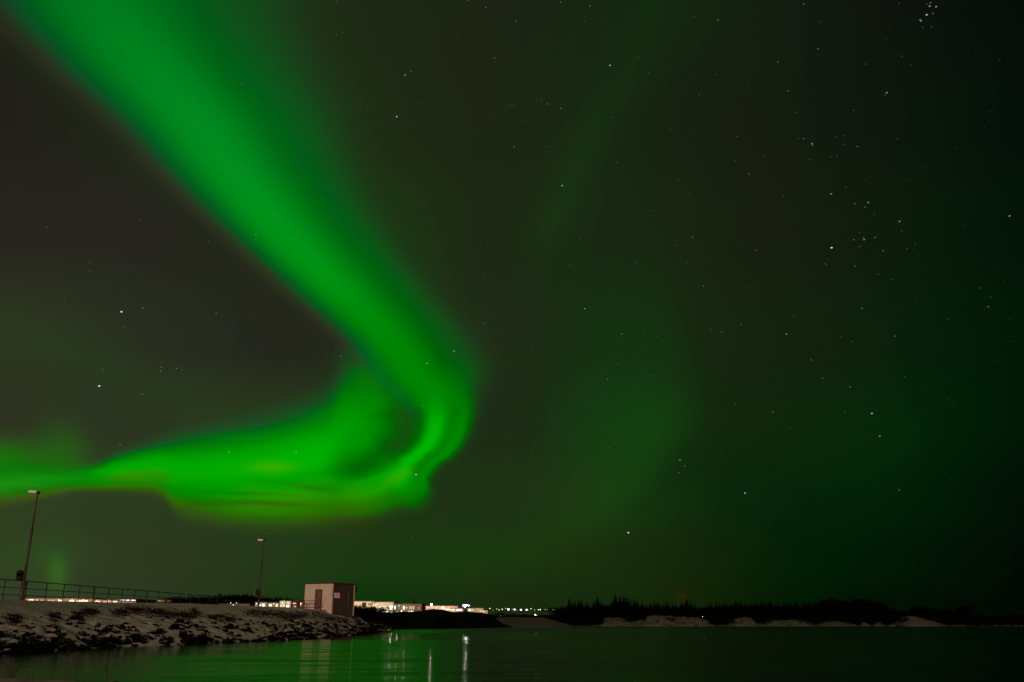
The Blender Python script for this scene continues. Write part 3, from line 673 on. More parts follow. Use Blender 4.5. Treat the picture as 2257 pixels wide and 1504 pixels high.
# front wall with a door opening (door from a = 1.05 to 2.0 measured from the near corner), back wall, side walls
DA0, DA1, DH = 1.30, 2.26, 2.06
hbox(w, 0, DA0, 0, .2, -.5, HH); hbox(w, DA1, LW, 0, .2, -.5, HH); hbox(w, DA0, DA1, 0.001, .2, DH + .12, HH - .001); hbox(w, DA0, DA1, .001, .2, -.5, .10)
hbox(w, .0, LW, LS - .2, LS, -.5, HH); hbox(w, LW - .2, LW, .2, LS - .2, -.5, HH)
w.build('wall', M_plaster, hut)
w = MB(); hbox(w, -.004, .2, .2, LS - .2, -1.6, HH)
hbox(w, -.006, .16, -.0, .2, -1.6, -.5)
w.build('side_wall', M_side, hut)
rf = MB(); hbox(rf, -.10, LW + .08, -.06, LS + .10, HH + .003, HH + .13, bev=.02)
roof = rf.build('roof', mat('roofing_felt', (0.035, 0.030, 0.026), 0.9, var=.3), hut)
sn = MB(); hbox(sn, .0, LW - .05, .05, LS - .1, HH + .133, HH + .16, bev=.01); sn.build('snow_cover', mat('roof_snow', (0.10, 0.09, 0.08), .9), roof)
dr = MB(); hbox(dr, DA0 + .06, DA1 - .06, .07, .12, .10, DH + .05)
door = dr.build('door', mat('brown_door', (0.115, 0.062, 0.045), 0.6, var=.25, vscale=1.5), hut)
fr_ = MB(); hbox(fr_, DA0 + .002, DA0 + .06, -.02, .14, .10, DH + .118); hbox(fr_, DA1 - .06, DA1 - .002, -.02, .14, .10, DH + .118); hbox(fr_, DA0 + .06, DA1 - .06, -.02, .14, DH + .05, DH + .118)
fr_.build('frame', mat('door_frame', (0.08, 0.042, 0.030), 0.6), door)
hd = MB(); hbox(hd, DA1 - .19, DA1 - .15, .0, .07, 1.05, 1.09); hbox(hd, DA1 - .19, DA1 - .07 - .01, -.01, .01, 1.055, 1.085); hbox(hd, DA1 - .2, DA1 - .14, .055, .0699, .9, 1.3)
hd.build('handle', mat('door_handle', (0.35, 0.28, 0.24), 0.4, metallic=.6), door)
pn = MB(); hbox(pn, DA0 + .22, DA1 - .28, .055, .0699, 1.25, 1.85); hbox(pn, DA0 + .22, DA1 - .28, .055, .0699, .35, .95)
pn.build('panel', mat('door_panel', (0.14, 0.078, 0.058), 0.6), door)
# the notice plate on two short brackets
sgn = Matrix.Rotation(-hutA - R(0.5), 4, 'Z'); sc0 = hp(-.06, .80, 1.55)
sign = MB().box(sc0, (.035, .84, .52), rot=sgn).build('warning_sign', mat('sign_plate', (0.85, 0.62, 0.58), 0.5), hut)
tag(sign, 'pale notice plate with faint red lines')
mk = MB(); M_red = mat('faded_red_print', (0.42, 0.10, 0.08), 0.6)
for z0, z1, segs in ((.04, .14, ((-.30, -.16), (-.12, .04), (.08, .26))), (-.14, -.07, ((-.32, -.04), (.02, .30)))):
    for a_, b_ in segs: mk.box(sc0 + sgn.to_3x3() @ Vector((.0195, (a_ + b_) / 2, (z0 + z1) / 2)), (.003, b_ - a_, z1 - z0), rot=sgn)
mk.build('lettering', M_red, sign)
bk = MB()
for z0 in (1.40, 1.70): hbox(bk, -.042, -.0045, .78, .82, z0 - .02, z0 + .02)
bk.build('bracket', M_cap, sign)
pp = MB(); pc = hp(-.06, 2.75, 0)
pp.cyl(pc + UPV * .35, pc + UPV * 1.95, .022, seg=8); pp.build('conduit', mat('pale_pipe', (0.16, 0.12, 0.10), 0.5), hut)
dp = MB(); pc = hp(-.14, LS - .02, 0)
dp.cyl(pc + UPV * (HH - .85), pc + UPV * (HH + .06), .06, seg=10); dp.box(pc + UPV * (HH - .5), (.16, .16, .5), rot=rotH, bev=.02)
dp.build('vent_box', M_cap, hut)
bs = MB()
for k in range(9):
    hbox(bs, -.009, -.0045, .22 + k * .41, .235 + k * .41, -1.4, HH - .02)
bs.build('wall_boards', mat('wall_batten', (0.052, 0.040, 0.031), .9), hut)
# concrete landing and railing before the door
ld = MB(); hbox(ld, .55, LW + .2, -1.15, -.003, -.3, .09, bev=.01); ld.build('doorstep', mat('old_concrete', (0.20, 0.18, 0.16), .9, var=.2), hut)
rl = empty('landing_railing', hut.location + hp(.5, -1.2, .06)); tag(rl, 'short steel railing on posts in front of the door of the hut', 'railing')
def rp(a, d, z): return tuple(hp(a - .5, d + 1.2, z - .06))
for a_, r_ in ((.5, .028), (2.65, .045), (3.75, .03)):
    MB().cyl(rp(a_, -1.2, -.1), rp(a_, -1.2, 1.0), r_, seg=8).build('post', M_steel, rl)
for z_ in (1.0, .62, .28):
    MB().cyl(rp(.5, -1.2, z_), rp(3.77, -1.2, z_), .024, seg=8).build('rail', M_steel, rl)

# ------------------------------------------------------------------ conifers and bushes
M_needle = mat('spruce_needles', (0.0018, 0.0024, 0.0018), 0.95, var=.4, vscale=1.0, spec=.02)
M_bark = mat('spruce_bark', (0.005, 0.004, 0.003), 0.95, spec=.02)
M_twig = mat('bare_birch_twigs', (0.0020, 0.0018, 0.0016), 0.95, spec=.02)
def spruce_crown(seed, slim=1.0):
    """unit height spruce: whorls of drooping jagged boughs"""
    r = random.Random(seed); b = bmesh.new(); nw = 15
    for k in range(nw):
        t = k / (nw - 1); z = .10 + .86 * t; rad = (.25 * slim) * (1 - t) ** .8 + .012
        nb = 9 if t < .7 else 6
        for j in range(nb):
            a = 2 * pi * (j + r.random() * .7) / nb + k * .7; l = rad * r.uniform(.55, 1.2)
            d = Vector((cos(a), sin(a), 0)); c = Vector((-sin(a), cos(a), 0)); wd = l * r.uniform(.22, .36)
            o = Vector((0, 0, z + r.uniform(-.02, .02)))
            tip = o + d * l + Vector((0, 0, -l * r.uniform(.15, .5)))
            for q_, f_ in ((.35, 1.0), (.68, .75)):
                m_ = o + (tip - o) * q_
                v = [b.verts.new(x) for x in (o, m_ + c * wd * f_ + Vector((0, 0, -.02)), tip if q_ > .5 else m_ + (tip - o) * .25, m_ - c * wd * f_ + Vector((0, 0, -.02)))]
                b.faces.new(v)
    for j in range(5):
        a = j * 1.256; b.faces.new([b.verts.new(x) for x in (Vector((0, 0, 1)), Vector((cos(a) * .016, sin(a) * .016, .86)), Vector((cos(a + 1.2) * .016, sin(a + 1.2) * .016, .86)))])
    # dense inner foliage near the stem
    for k in range(60):
        t = r.random(); rad = .14 * slim * (1 - t) ** .8; a = r.uniform(0, 6.28); c0 = Vector((cos(a) * rad * r.random(), sin(a) * rad * r.random(), .1 + .85 * t))
        s1 = .07 * (1.15 - t)
        b.faces.new([b.verts.new(c0 + Vector((r.uniform(-1, 1), r.uniform(-1, 1), r.uniform(-1, .6))) * s1) for _ in range(3)])
    me = bpy.data.meshes.new('crown'); b.to_mesh(me); b.free(); me.materials.append(M_needle); return me
def bush_crown(seed, wide=.5, lo=.06):
    """unit height rounded bushy crown made of many small leaf clumps with gaps"""
    r = random.Random(seed); b = bmesh.new()
    lob = [(Vector((r.uniform(-.5, .5) * wide, r.uniform(-.5, .5) * wide, r.uniform(.35, .75))), r.uniform(.16, .27)) for _ in range(9)]
    for k in range(1000):
        c, rad = lob[r.randrange(9)]
        v = Vector((r.gauss(0, 1), r.gauss(0, 1), r.gauss(0, 1))).normalized() * rad * r.uniform(.5, 1.08)
        p = c + Vector((v.x * wide * 1.7, v.y * wide * 1.7, v.z))
        if p.z < lo: p.z = lo + r.random() * .1
        s1 = r.uniform(.025, .06)
        b.faces.new([b.verts.new(p + Vector((r.uniform(-1, 1), r.uniform(-1, 1), r.uniform(-1, 1))) * s1) for _ in range(3)])
    me = bpy.data.meshes.new('crown'); b.to_mesh(me); b.free(); me.materials.append(M_twig); return me
def trunk_mesh(m, r0=.022, branches=0, seed=0):
    q = MB(); q.cyl((0, 0, -.06), (0, 0, .9 if not branches else .5), r0, .004 if not branches else r0 * .5, seg=6)
    r = random.Random(seed)
    for k in range(branches):
        a = r.uniform(0, 6.28); z0 = r.uniform(.05, .4); q.cyl((0, 0, z0), (cos(a) * .3 * r.random(), sin(a) * .3 * r.random(), z0 + r.uniform(.2, .45)), r0 * .5, .003, seg=5)
    me = bpy.data.meshes.new('trunk'); q.b.to_mesh(me); q.b.free(); me.materials.append(m); return me

SPR = [spruce_crown(k, (.8, 1.0, 1.2, .9, 1.35, 1.1)[k]) for k in range(6)]
BSH = [bush_crown(k, (.55, .8, 1.0, .7)[k]) for k in range(4)]
SHB = [bush_crown(20 + k, (1.3, 1.7, 1.0, 1.5)[k], .0) for k in range(4)]
TR1 = trunk_mesh(M_bark); TR2 = trunk_mesh(M_bark, .03, 8, 1)
rt3 = random.Random(21)
def plant(kind, px, base_z, Yd, h, label, cat, group=None):
    nm = {'spruce': 'spruce_tree', 'round': 'broadleaf_tree', 'shrub': 'shrub'}[kind]
    o = empty(nm, (gx(px, Yd, base_z), Yd, base_z), rt3.uniform(0, 6.28))
    wsc = rt3.uniform(1.35, 1.8) if kind == 'spruce' else rt3.uniform(1.0, 1.4)
    o.scale = (h * wsc, h * wsc, h)
    cm = {'spruce': SPR, 'round': BSH, 'shrub': SHB}[kind]
    c = bpy.data.objects.new('crown', cm[rt3.randrange(len(cm))]); c.parent = o; COL.objects.link(c)
    t = bpy.data.objects.new('trunk' if kind != 'shrub' else 'stem', TR1 if kind == 'spruce' else TR2); t.parent = o; COL.objects.link(t)
    tag(o, label, cat, group)
    return o
TREELINE = [(1225, 1336), (1240, 1331), (1248, 1330), (1257, 1318), (1264, 1324), (1276, 1315), (1283, 1320), (1289, 1315), (1298, 1328), (1308, 1322), (1318, 1315), (1328, 1327), (1344, 1328), (1350, 1318), (1357, 1308), (1364, 1314), (1372, 1309), (1381, 1311), (1390, 1316), (1400, 1315), (1408, 1322), (1414, 1324), (1423, 1328), (1429, 1334), (1437, 1324), (1450, 1323), (1460, 1326), (1473, 1323), (1484, 1326), (1497, 1324), (1508, 1324), (1517, 1320), (1528, 1324), (1536, 1330), (1544, 1334), (1552, 1328), (1570, 1328), (1580, 1326), (1598, 1322), (1612, 1325), (1625, 1321), (1644, 1321), (1660, 1324), (1672, 1321), (1690, 1319), (1706, 1320), (1722, 1323), (1738, 1320), (1760, 1321), (1785, 1322), (1808, 1321), (1820, 1317), (1834, 1314), (1846, 1317), (1856, 1328), (1869, 1334), (1876, 1322), (1884, 1313), (1898, 1313), (1908, 1318), (1914, 1329), (1920, 1324), (1928, 1321), (1940, 1324), (1950, 1327), (1957, 1338), (1980, 1342), (2004, 1343), (2016, 1336), (2024, 1332), (2040, 1337), (2058, 1337), (2066, 1344), (2074, 1350), (2082, 1345), (2090, 1341), (2100, 1347), (2112, 1350), (2118, 1340), (2124, 1331), (2130, 1342), (2140, 1355), (2163, 1359), (2257, 1362), (2400, 1361)]
CL = [(1302, 'spruce', 'black spruce in the stepped clump at the left end of the far shore wood'), (1345, 'spruce', 'black spruce in the low notch left of the tallest far shore clump'),
      (1432, 'spruce', 'black spruce in the tallest clump of the far shore wood'), (1546, 'spruce', 'black spruce of the row below the faint red glow in the sky'),
      (1700, 'spruce', 'black spruce in the even far shore row above the small snow mound'), (1818, 'spruce', 'black spruce in the even far shore row above the long flat snow patch'),
      (1862, 'round', 'black bushy tree of the left rounded clump on the far shore'), (1912, 'round', 'black bushy tree of the highest rounded clump on the far shore'),
      (1958, 'round', 'black bushy tree just right of the highest rounded clump'), (2068, 'round', 'black low tree above the slanting snow patch on the far shore'),
      (2140, 'round', 'black tree of the last two pointed clumps at the right end of the wood'), (2500, 'round', 'barely visible low tree at the dark right edge of the photo')]
def cl(px):
    for lim, kd, lb in CL:
        if px < lim: return kd, lb
px = 1228.0
while px < 2300:
    for row in (0, 1):
        q = px + rt3.uniform(-2.5, 2.5) + row * 4
        kd, lb = cl(q)
        Yd = (238 if row == 0 else 246) + rt3.uniform(-2, 4)
        top = interp(TREELINE, q) + (rt3.uniform(-1.5, 4) if row == 0 else rt3.uniform(3, 12))
        bz = 1.9
        h = max(0.8, zof(top, Yd) - bz)
        if kd == 'round': h *= 1.02
        plant(kd, q, bz, Yd, h, lb, 'tree', lb.replace('black ', '').replace('barely visible ', ''))
    px += 8.2 if cl(px)[0] == 'spruce' else 9.5
q = 1226
while q < 2150:
    lb_ = cl(q)[1]; lb_ = 'dark bush under ' + (lb_[lb_.index(' the ') + 1:] if ' the ' in lb_ else lb_)
    plant('shrub', q, 1.8, 237, rt3.uniform(2.6, 3.6) * (1 if q < 1960 else .6), lb_ , 'shrub', lb_[5:])
    q += 14
# the peaks one can tell apart
for q, top, lb in ((1257, 1316, 'sharp single spruce top near the left end of the far shore wood'), (1318, 1314, 'lone pointed spruce standing above a low stretch right of the stepped clump'),
                   (1357, 1307, 'tallest spruce, at the left edge of the tallest far shore clump'), (1517, 1318, 'pointed spruce just right of the faint red glow in the sky')):
    plant('spruce', q, 1.9, 236, zof(top, 236) - 1.9, lb, 'tree')
for q, top, lb in ((2023, 1331, 'small dark tree rising at the left above the slanting snow patch'), (2090, 1340, 'dark pointed tree, left of the two at the right end of the wood'), (2124, 1329, 'dark slim tree, last pointed one at the right end of the wood')):
    plant('round', q, 1.9, 236, zof(top, 236) - 1.9, lb, 'tree')
# bushes on the far shore between the snow patches: px, top, height in px
SH = [(1236, 1362, 20), (1252, 1360, 24), (1268, 1359, 24), (1284, 1360, 22), (1300, 1361, 20), (1314, 1361, 18), (1326, 1366, 12), (1244, 1368, 14), (1276, 1367, 14), (1306, 1368, 12), (1376, 1363, 12), (1388, 1362, 11), (1402, 1352, 12), (1414, 1354, 12), (1448, 1367, 5), (1480, 1361, 14), (1492, 1366, 10), (1470, 1363, 8), (1584, 1360, 18), (1594, 1366, 14), (1604, 1362, 12), (1612, 1370, 8), (1664, 1354, 16), (1676, 1362, 14), (1684, 1362, 12), (1700, 1366, 8),
      (1784, 1358, 18), (1794, 1360, 18), (1806, 1362, 12), (1816, 1360, 12), (1888, 1362, 16), (1898, 1356, 14), (1920, 1356, 22), (1946, 1354, 20), (1956, 1358, 20), (1966, 1360, 20), (1976, 1358, 14), (1988, 1362, 16), (2090, 1366, 14), (2104, 1366, 14), (2118, 1368, 12), (2136, 1366, 14), (2156, 1366, 14), (2178, 1367, 14), (2204, 1367, 14), (2232, 1367, 14), (2256, 1367, 14), (1560, 1352, 12), (1540, 1351, 9), (1510, 1348, 8)]
def shlab(q):
    if q < 1330: return 'dark shrub at the left end of the far shore, below the stepped spruces'
    if q < 1450: return 'dark shrub breaking the snow patches below the tallest spruce clump'
    if q < 1500: return 'dark shrub in the middle of the widest far shore snow patch'
    if q < 1620: return 'dark shrub between the widest snow patch and the small snow mound'
    if q < 1710: return 'dark shrub right of the small snow mound'
    if q < 1830: return 'dark shrub at the right end of the long flat snow patch'
    if q < 2000: return 'dark shrub among the small broken snow patches below the rounded trees'
    return 'dark shrub in the unlit stretch at the right end of the far shore'
for q, top, hp_ in SH:
    Yd = 226 + (1380 - (top + hp_)) * .8
    h = hp_ * Yd / 2154
    bz = zof(top + hp_, Yd)
    if q in (1448,): Yd = 226
    plant('shrub', q, bz, Yd, h * 1.15, shlab(q), 'shrub', shlab(q)[5:])
# left: conifers behind the road and behind the hut, on the mainland
LT = [(384, 1313), (392, 1311), (402, 1312), (412, 1311), (421, 1311), (430, 1314), (438, 1315), (447, 1314), (456, 1318), (468, 1316), (478, 1309), (484, 1307), (492, 1309), (500, 1308), (508, 1307), (516, 1308), (524, 1309), (532, 1307), (540, 1307), (549, 1309), (557, 1312), (566, 1314), (575, 1315), (583, 1312), (590, 1315), (599, 1317), (608, 1314), (616, 1312), (623, 1317), (630, 1313), (638, 1316), (646, 1318), (655, 1320), (664, 1321)]
for i, (q, top) in enumerate(LT):
    lb = 'black spruce of the dark clump seen through the right end of the railing' if q < 470 else ('black spruce of the even row left of the shorter lamp post' if q < 566 else 'black spruce behind the lit buildings between the lamp post and the hut')
    Yd = 150 + rt3.uniform(-4, 6) if q < 470 else 352 + rt3.uniform(-5, 10)
    bz = 2.8
    for dq, dt in ((0, 0), (3.7, 3), (-2.5, 5)):
        if dq == 0: plant('shrub', q, bz, Yd - 4, (zof(top + 2.5, Yd) - bz), lb.replace('black spruce', 'dark bush under the spruces').replace(' of the dark clump', ''), 'shrub', 'dark bushes ' + lb[6:])
        plant('spruce', q + dq + rt3.uniform(-1, 1), bz, Yd + dq, zof(top - 1 + dt + rt3.uniform(-1, 2), Yd) - bz, lb, 'tree', lb[6:])
for q, top, Yd in ((774, 1334, 168), (777, 1331, 164), (784, 1332, 166), (790, 1340, 168), (796, 1342, 165), (803, 1345, 166), (812, 1343, 170), (822, 1333, 165), (829, 1342, 168), (838, 1344, 170), (868, 1344, 170), (880, 1345, 170)):
    bz = 1.3; lb = 'black spruce top beside the right wall of the hut' if q < 800 else ('single pointed black spruce before the cream building' if q == 822 else 'low black spruce before the lit buildings right of the hut')
    plant('spruce', q, bz, Yd, zof(top, Yd) - bz + .05, lb, 'tree', None if q == 822 else lb[6:])
plant('spruce', 912, 2.6, 324, zof(1317, 324) - 2.6, 'thin tall spruce top sticking up behind the grey-olive building', 'tree')
for q in (776, 783, 790, 797, 804, 812, 830, 838): plant('shrub', q, 1.3, 168, 2.65 + .25 * (q < 800), 'dark bush between the hut and the lit cream building', 'shrub', 'bushes right of the hut')
HS_ = [(800, 1349), (846, 1349), (858, 1348), (892, 1347), (905, 1350), (926, 1346), (936, 1344), (950, 1341), (962, 1343), (984, 1346), (996, 1348), (1010, 1348), (1024, 1346), (1040, 1349), (1056, 1350), (1072, 1351), (1086, 1353), (1100, 1348), (1112, 1352), (1126, 1351), (1140, 1353), (1152, 1352), (1166, 1353), (1190, 1354), (1204, 1355), (1228, 1350), (1236, 1352)]
for q, top in HS_:
    Yd = 236 if q < 1095 else 238
    bz = interp([(0, 3.1), (1060, 3.0), (1095, 1.9), (1300, 2.0)], q)
    lb = 'black scrub bush on the crest of the dark headland' if q < 1095 else 'black bush along the top of the snowy slope below the town lights'
    plant('shrub', q, bz - .1, Yd, max(.5, zof(top, Yd) - bz + .1), lb, 'shrub', lb[6:])

# ------------------------------------------------------------------ town buildings
def wallmat(nm, c): return mat(nm, c, .85, var=.12, vscale=.15)
WARM = (1.0, 0.80, 0.56); COOL = (0.95, 0.93, 1.0)
def building(label, x0, x1, ytop, Yd, wc, roofc=(0.05, 0.045, 0.04), depth=14, roof_rise=0.0, windows=(), lights=(), lcol=WARM, lpow=700, zb=2.4, para=None):
    """px x0..x1, top row ytop at distance Yd; windows (px0, py0, px1, py1, kind); wall lamps at (px, py)"""
    zt = zof(ytop, Yd); X0, X1 = gx(x0, Yd, zt), gx(x1, Yd, zt)
    o = empty('building', ((X0 + X1) / 2, Yd, zb)); tag(o, label, 'building')
    W = X1 - X0; hh = zt - zb
    wl = MB().box((0, depth / 2, hh / 2), (W, depth, hh)).build('wall', wc, o)
    r = MB()
    if roof_rise: 
        for sx in (-1, 1): pass
        v = [(-W / 2 - .4, -.5, hh + .01), (W / 2 + .4, -.5, hh + .01), (W / 2 + .4, depth / 2, hh + roof_rise), (-W / 2 - .4, depth / 2, hh + roof_rise), (W / 2 + .4, depth + .5, hh + .01), (-W / 2 - .4, depth + .5, hh + .01)]
        bmv = [r.b.verts.new(q) for q in v]
        for f in ((0, 1, 2, 3), (3, 2, 4, 5), (0, 3, 5), (1, 4, 2), (0, 5, 4, 1)): r.b.faces.new([bmv[i] for i in f])
    else:
        r.box((0, depth / 2, hh + .13), (W + .3, depth + .3, .25))
    r.build('roof', mat('roof_%02d' % int(sum(roofc) * 100), roofc, .85), o)
    for a, b_, c, d, kd in windows:
        wx0, wx1 = gx(a, Yd, zt) - o.location.x, gx(c, Yd, zt) - o.location.x
        wz1, wz0 = zof(b_, Yd) - zb, zof(d, Yd) - zb
        m_ = WIN[kd]
        f = MB()
        cx_, cz_, ww, wh = (wx0 + wx1) / 2, (wz0 + wz1) / 2, wx1 - wx0, wz1 - wz0
        t_ = .07
        f.box((cx_, -.05, cz_ + wh / 2 + t_ / 2), (ww + 2 * t_, .12, t_)).box((cx_, -.05, cz_ - wh / 2 - t_ / 2), (ww + 2 * t_, .12, t_)).box((cx_ - ww / 2 - t_ / 2, -.05, cz_), (t_, .12, wh)).box((cx_ + ww / 2 + t_ / 2, -.05, cz_), (t_, .12, wh))
        if ww > 1.6:
            for k in range(1, int(ww / 1.3)): f.box((cx_ - ww / 2 + k * ww / int(ww / 1.3), -.045, cz_), (.06, .07, wh))
        fo = f.build('window', M_cap, o)
        MB().box((cx_, -.022, cz_), (ww, .03, wh)).build('pane', m_, fo)
    for lx, ly in lights:
        px_, pz = gx(lx, Yd, zt) - o.location.x, zof(ly, Yd) - zb
        lo = MB().box((px_, -.35, pz), (.34, .22, .14), bev=.03, mi=1).box((px_, -.16, pz + .06), (.06, .24, .06), mi=0).build('wall_lamp', [M_cap, LAMPW if lcol == WARM else LAMPC], o)
        ld_ = bpy.data.lights.new('lamp_light', 'POINT'); ld_.energy = lpow * 0.17; ld_.color = lcol; ld_.shadow_soft_size = .25
        l_ = bpy.data.objects.new('lamp_light', ld_); l_.location = (px_, -3.2, pz - .3); l_.parent = o; COL.objects.link(l_)
    return o
WIN = {'warm': lamp_mat('lit_window_warm', (1.0, .78, .50), 1.5), 'white': lamp_mat('lit_window_white', (1.0, .93, .85), 2.2), 'orange': lamp_mat('lit_window_orange', (1.0, .60, .36), .75),
       'red': lamp_mat('lit_window_red', (.8, .16, .08), .22), 'dim': lamp_mat('lit_window_dim', (.8, .78, .62), .30), 'dark': mat('unlit_window', (.02, .025, .02), .2)}
LAMPW = lamp_mat('warm_lamp', (1, .82, .6), 5); LAMPC = lamp_mat('cool_lamp', (.92, .92, 1), 5)
CREAM = wallmat('cream_cladding', (.62, .58, .46)); PINK = wallmat('pinkish_cladding', (.66, .50, .42)); OLIVE = wallmat('grey_olive_cladding', (.22, .215, .15)); PALE = wallmat('pale_green_cladding', (.50, .54, .40)); BRICK = wallmat('dark_red_cladding', (.16, .06, .045))
building('cream box-shaped store building right of the hut with a dark square window', 768, 821, 1326, 300, CREAM, windows=[(799, 1329, 807, 1337, 'dark'), (812, 1331, 820, 1333.5, 'dim'), (787, 1341, 790, 1344, 'white'), (797, 1342, 815, 1346, 'warm'), (800, 1347, 806, 1350, 'white')], lights=[(780, 1333), (794, 1335), (812, 1338)], lpow=1000)
building('long pale flat building with a dark canopy and a bright shop front', 822.5, 868, 1327.7, 306, CREAM, windows=[(834, 1335.5, 853, 1344, 'warm'), (859, 1335.5, 866, 1345, 'white'), (843, 1347, 848, 1352, 'white'), (851, 1347, 857, 1353, 'white')], lights=[(828, 1334), (832, 1344), (856, 1343)], lpow=900)
cn = building('lower grey-olive building with tall orange lit windows', 868.6, 929.5, 1332, 302, OLIVE, windows=[(869.5, 1336, 872.5, 1344, 'white'), (888, 1336, 893, 1344, 'warm'), (902, 1336, 905, 1344, 'orange'), (906.5, 1336, 909.5, 1344, 'orange'), (911, 1336, 914, 1344, 'orange'), (915.5, 1336, 920, 1345, 'red'), (921, 1338, 925, 1344, 'dim'), (900, 1347, 905, 1353, 'warm'), (906, 1347, 912, 1354, 'white'), (914, 1348, 919, 1352, 'dim'), (859.5, 1349, 864, 1353, 'warm')], lights=[(880, 1336), (897, 1340)], lpow=420)
building('very long low floodlit hall with pinkish walls', 930.5, 1009, 1336, 450, PINK, windows=[(973, 1337.5, 976, 1339.5, 'dim')], lights=[(936, 1339), (944, 1339), (953, 1339), (962, 1339), (971, 1340), (980, 1340), (990, 1340), (1000, 1340)], lpow=620)
building('lower bright strip of a hall in front of the long pinkish one', 978, 1020, 1341.5, 420, PINK, windows=[(985, 1343, 989, 1345.5, 'white'), (995, 1343, 1003, 1346, 'warm'), (1006, 1343.5, 1018, 1346, 'white')], lights=[(982, 1343), (992, 1343), (1012, 1343)], lpow=620)
building('small dim greenish hall right of the brilliant floodlight', 1030, 1066, 1341, 430, PALE, windows=[(1033, 1343, 1037, 1347, 'white'), (1040, 1343, 1042, 1346, 'warm')], lights=[(1036, 1343), (1060, 1347)], lpow=380)
building('low dim house at the right end of the lit halls', 1062, 1075, 1345.5, 425, PINK, windows=[(1065, 1347, 1068, 1349, 'warm')], lights=[(1063, 1346)], lpow=200)
building('low shed with a pale roof edge left of the shorter lamp post', 482, 549, 1332.5, 300, wallmat('dim_cladding', (.14, .13, .09)), roofc=(.10, .10, .07), windows=[(511, 1335.5, 519, 1339, 'white'), (526, 1335.5, 533, 1339, 'white'), (521, 1336, 524, 1338.5, 'warm'), (536, 1337, 545, 1338.5, 'dim')], lights=[(515, 1334)], lpow=90)
building('small grey garage building behind the shorter lamp post', 563, 586, 1328.5, 300, PALE, windows=[(571.5, 1332, 574.5, 1339, 'white'), (578, 1331.5, 584, 1339, 'white')], lights=[(567, 1331)], lpow=500)
building('warm lit low building right of the shorter lamp post', 590, 615, 1329, 302, wallmat('grey_cladding', (.30, .27, .20)), windows=[(593, 1331.5, 600, 1339, 'warm'), (597, 1338, 600, 1342, 'white'), (608, 1331.5, 613, 1339, 'warm')], lights=[(604, 1331)], lpow=380)
building('tallest pale green lit block left of the hut', 617, 629.5, 1325, 298, PALE, windows=[(626, 1331, 628, 1338, 'warm')], lights=[(623, 1329), (621, 1336)], lpow=520)
building('narrow pale block next to the tallest one left of the hut', 631, 641, 1325.3, 298.5, PALE, windows=[(631.5, 1334, 638, 1340, 'white')], lights=[(636, 1329)], lpow=520)
building('dark red gabled house just left of the hut', 645, 656, 1328.5, 299, BRICK, roofc=(.30, .10, .07), roof_rise=1.0, depth=9, windows=[(649, 1329.5, 652.5, 1331, 'warm'), (646, 1333, 649, 1335, 'dim'), (650, 1336, 652, 1338.5, 'warm')], lights=[(648, 1330)], lpow=300)
building('low lit building between the dark red house and the hut', 657, 672, 1326.5, 303, BRICK, windows=[(658.5, 1327.5, 664.5, 1334, 'white'), (661, 1335, 664, 1338, 'dim')], lights=[(661, 1330)], lcol=COOL, lpow=500)
building('long low lit industrial hall seen under the left railing', 52, 205, 1319.3, 380, wallmat('warm_hall_cladding', (.45, .32, .24)), depth=25, windows=[(62, 1321.5, 76, 1324, 'warm'), (81, 1321.5, 84, 1324, 'warm'), (88, 1322, 100, 1324, 'orange'), (106, 1322, 122, 1325, 'orange'), (128, 1322.5, 138, 1326.5, 'warm'), (153, 1323, 165, 1327, 'warm'), (170, 1323, 195, 1328.5, 'warm')], lights=[(70, 1321.5), (130, 1322), (160, 1322), (185, 1322)], lpow=500, zb=2.2)
building('long lit hall with a thin bright edge in the middle of the railing', 205, 300, 1321.8, 382, wallmat('rosy_hall_cladding', (.45, .30, .25)), depth=25, windows=[(207, 1325, 222, 1328.5, 'warm'), (228, 1325, 246, 1328, 'orange'), (250, 1325, 259, 1328, 'warm'), (265, 1322.5, 275, 1324.5, 'white'), (278, 1322.5, 286, 1324.5, 'white'), (290, 1322.5, 299, 1325, 'white'), (268, 1326.5, 284, 1328.5, 'dim')], lights=[(215, 1323.5), (240, 1323.5)], lpow=420, zb=2.2)
building('small far lit hall seen through the right part of the railing', 345, 381, 1322.5, 384, wallmat('brown_hall_cladding', (.18, .12, .09)), depth=15, windows=[(349, 1323.5, 364, 1326, 'orange'), (370, 1324, 377, 1326, 'orange')], zb=2.2)

